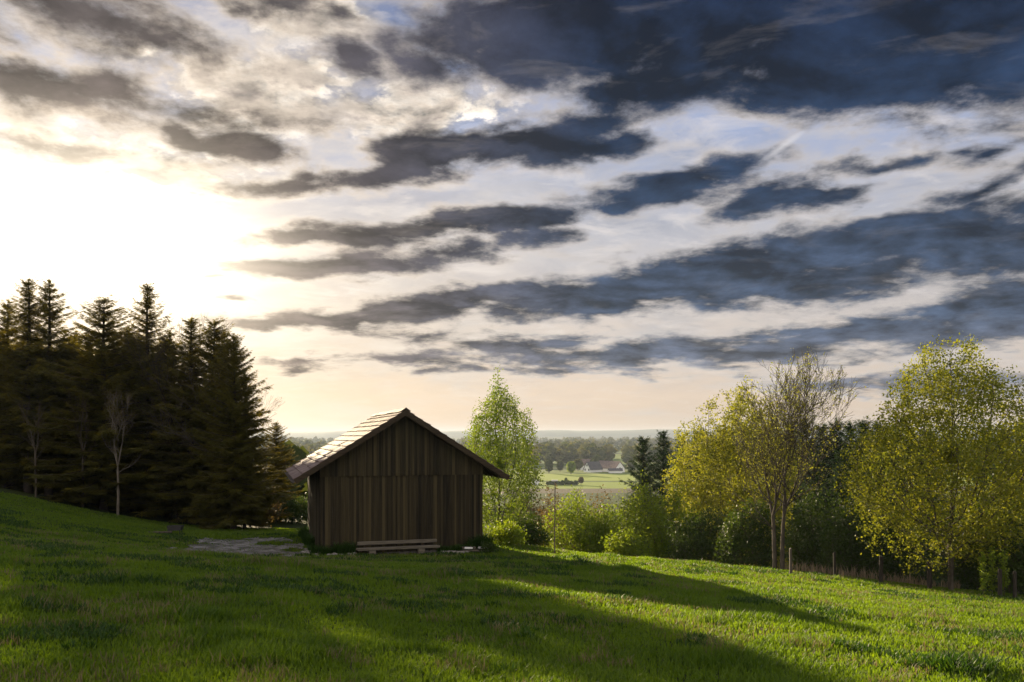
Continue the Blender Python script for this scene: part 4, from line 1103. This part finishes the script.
lum = math_(t, 'ADD', math_(t, 'MULTIPLY_ADD', noise(t, mapping(t, PL, loc=(3,1,0)), 2.6, 8, 0.62, 0.4), 3.4, -0.62), math_(t, 'MULTIPLY', relief, 5.0))
lum = math_(t, 'MAXIMUM', lum, 0.45)
bodyl = mixc(t, 1.0, body, lum, 'MULTIPLY')
wisp = math_(t, 'MULTIPLY_ADD', n_st, 4.0, -2.2, clamp=True)
bodyl = mixc(t, math_(t, 'MULTIPLY', wisp, 0.35), bodyl, mixc(t, 0.5, rimc, body))
c1 = mixc(t, math_(t, 'MULTIPLY', edge, math_(t, 'MULTIPLY_ADD', relief, 4.0, 0.6, clamp=True)), base, rimc)
c2 = mixc(t, core, c1, bodyl)
# aircraft trail
tr_ = mapping(t, AE, loc=(math.atan((783-CX)/F), math.atan2((HY-146)/F, math.hypot(1,(783-CX)/F)), 0), rot=(0,0,R(30)), scale=(0.036,0.0050,1), kind='TEXTURE')
ln = N(t, 'ShaderNodeVectorMath', operation='LENGTH'); t.links.new(tr_, ln.inputs[0])
c2 = mixc(t, math_(t, 'MULTIPLY_ADD', ln.outputs['Value'], -0.5, 0.5, clamp=True), c2, (0.9,0.88,0.9))
# glare of the veiled sun: the light scattered round it in the air
gm_ = mapping(t, AE, loc=(math.atan((92-CX)/F), math.atan2((HY-238)/F, math.hypot(1,(92-CX)/F)), 0), rot=(0,0,R(-6)), scale=(0.112,0.055,1), kind='TEXTURE')
gln = N(t, 'ShaderNodeVectorMath', operation='LENGTH'); t.links.new(gm_, gln.inputs[0])
g1 = math_(t, 'MULTIPLY', math_(t, 'POWER', 2.718, math_(t, 'MULTIPLY', math_(t, 'MULTIPLY', gln.outputs['Value'], gln.outputs['Value']), -0.5)), 1.9)
g2 = math_(t, 'MULTIPLY', math_(t, 'POWER', 2.718, math_(t, 'MULTIPLY', ang, -1/0.12)), 0.15)
gl = math_(t, 'ADD', g1, g2)
gcol = mixc(t, 1.0, (1.0,0.86,0.66), gl, 'MULTIPLY')
c3 = mixc(t, 1.0, c2, gcol, 'ADD')
# unseen sky behind the camera, brightened as added fill for the shaded fronts
back_fill = math_(t, 'MULTIPLY_ADD', s.outputs[1], -1.6, 0.1, clamp=True)
c3 = mixc(t, back_fill, c3, (1.2,1.08,1.0))
bgc = N(t, 'ShaderNodeBackground'); bgc.inputs[1].default_value = SKYK; t.links.new(c3, bgc.inputs[0])
mxs = N(t, 'ShaderNodeMixShader'); t.links.new(math_(t, 'MULTIPLY_ADD', core, 0.035, 0.96), mxs.inputs[0])
t.links.new(bgs.outputs[0], mxs.inputs[1]); t.links.new(bgc.outputs[0], mxs.inputs[2])
t.links.new(mxs.outputs[0], wout.inputs['Surface'])
w.cycles.sampling_method = 'MANUAL'; w.cycles.sample_map_resolution = 1024

sd = bpy.data.lights.new('sun', 'SUN'); sd.energy = 5.0; sd.angle = R(0.6); sd.color = (1.0, 0.80, 0.52)
so = bpy.data.objects.new('sun', sd); COL.objects.link(so)
so.rotation_euler = SUN.to_track_quat('Z', 'Y').to_euler(); so.location = (-30, 60, 30)

# ------------------------------------------------------------------ haze
HAZE = True
if HAZE:
    mb = MB(); mb.box((-5100,-450,-75), (5100,6600,52)); 
    m, t2 = new_mat('haze'); out = N(t2, 'ShaderNodeOutputMaterial')
    pv = N(t2, 'ShaderNodeVolumePrincipled'); pv.inputs['Color'].default_value = (0.62,0.73,0.90,1)
    pv.inputs['Density'].default_value = 0.00011; pv.inputs['Anisotropy'].default_value = 0.22
    t2.links.new(pv.outputs[0], out.inputs['Volume'])
    o = mb.build('haze', m); tag(o, kind='stuff')
    o['label'] = 'thin pale haze lying over the valley and the wood'; o['category'] = 'haze'

# ------------------------------------------------------------------ camera
cd = bpy.data.cameras.new('camera'); cd.sensor_width = 36; cd.lens = 36*F/1024; cd.shift_y = (HY-341)/1024
cd.clip_end = 30000; cd.clip_start = 0.05
co = bpy.data.objects.new('camera', cd); COL.objects.link(co); co.location = (0, 0, EYE); co.rotation_euler = (R(90), 0, 0)
scn.camera = co
scn.view_settings.view_transform = 'Standard'; scn.view_settings.look = 'None'; scn.view_settings.gamma = 1; scn.view_settings.exposure = EXPO
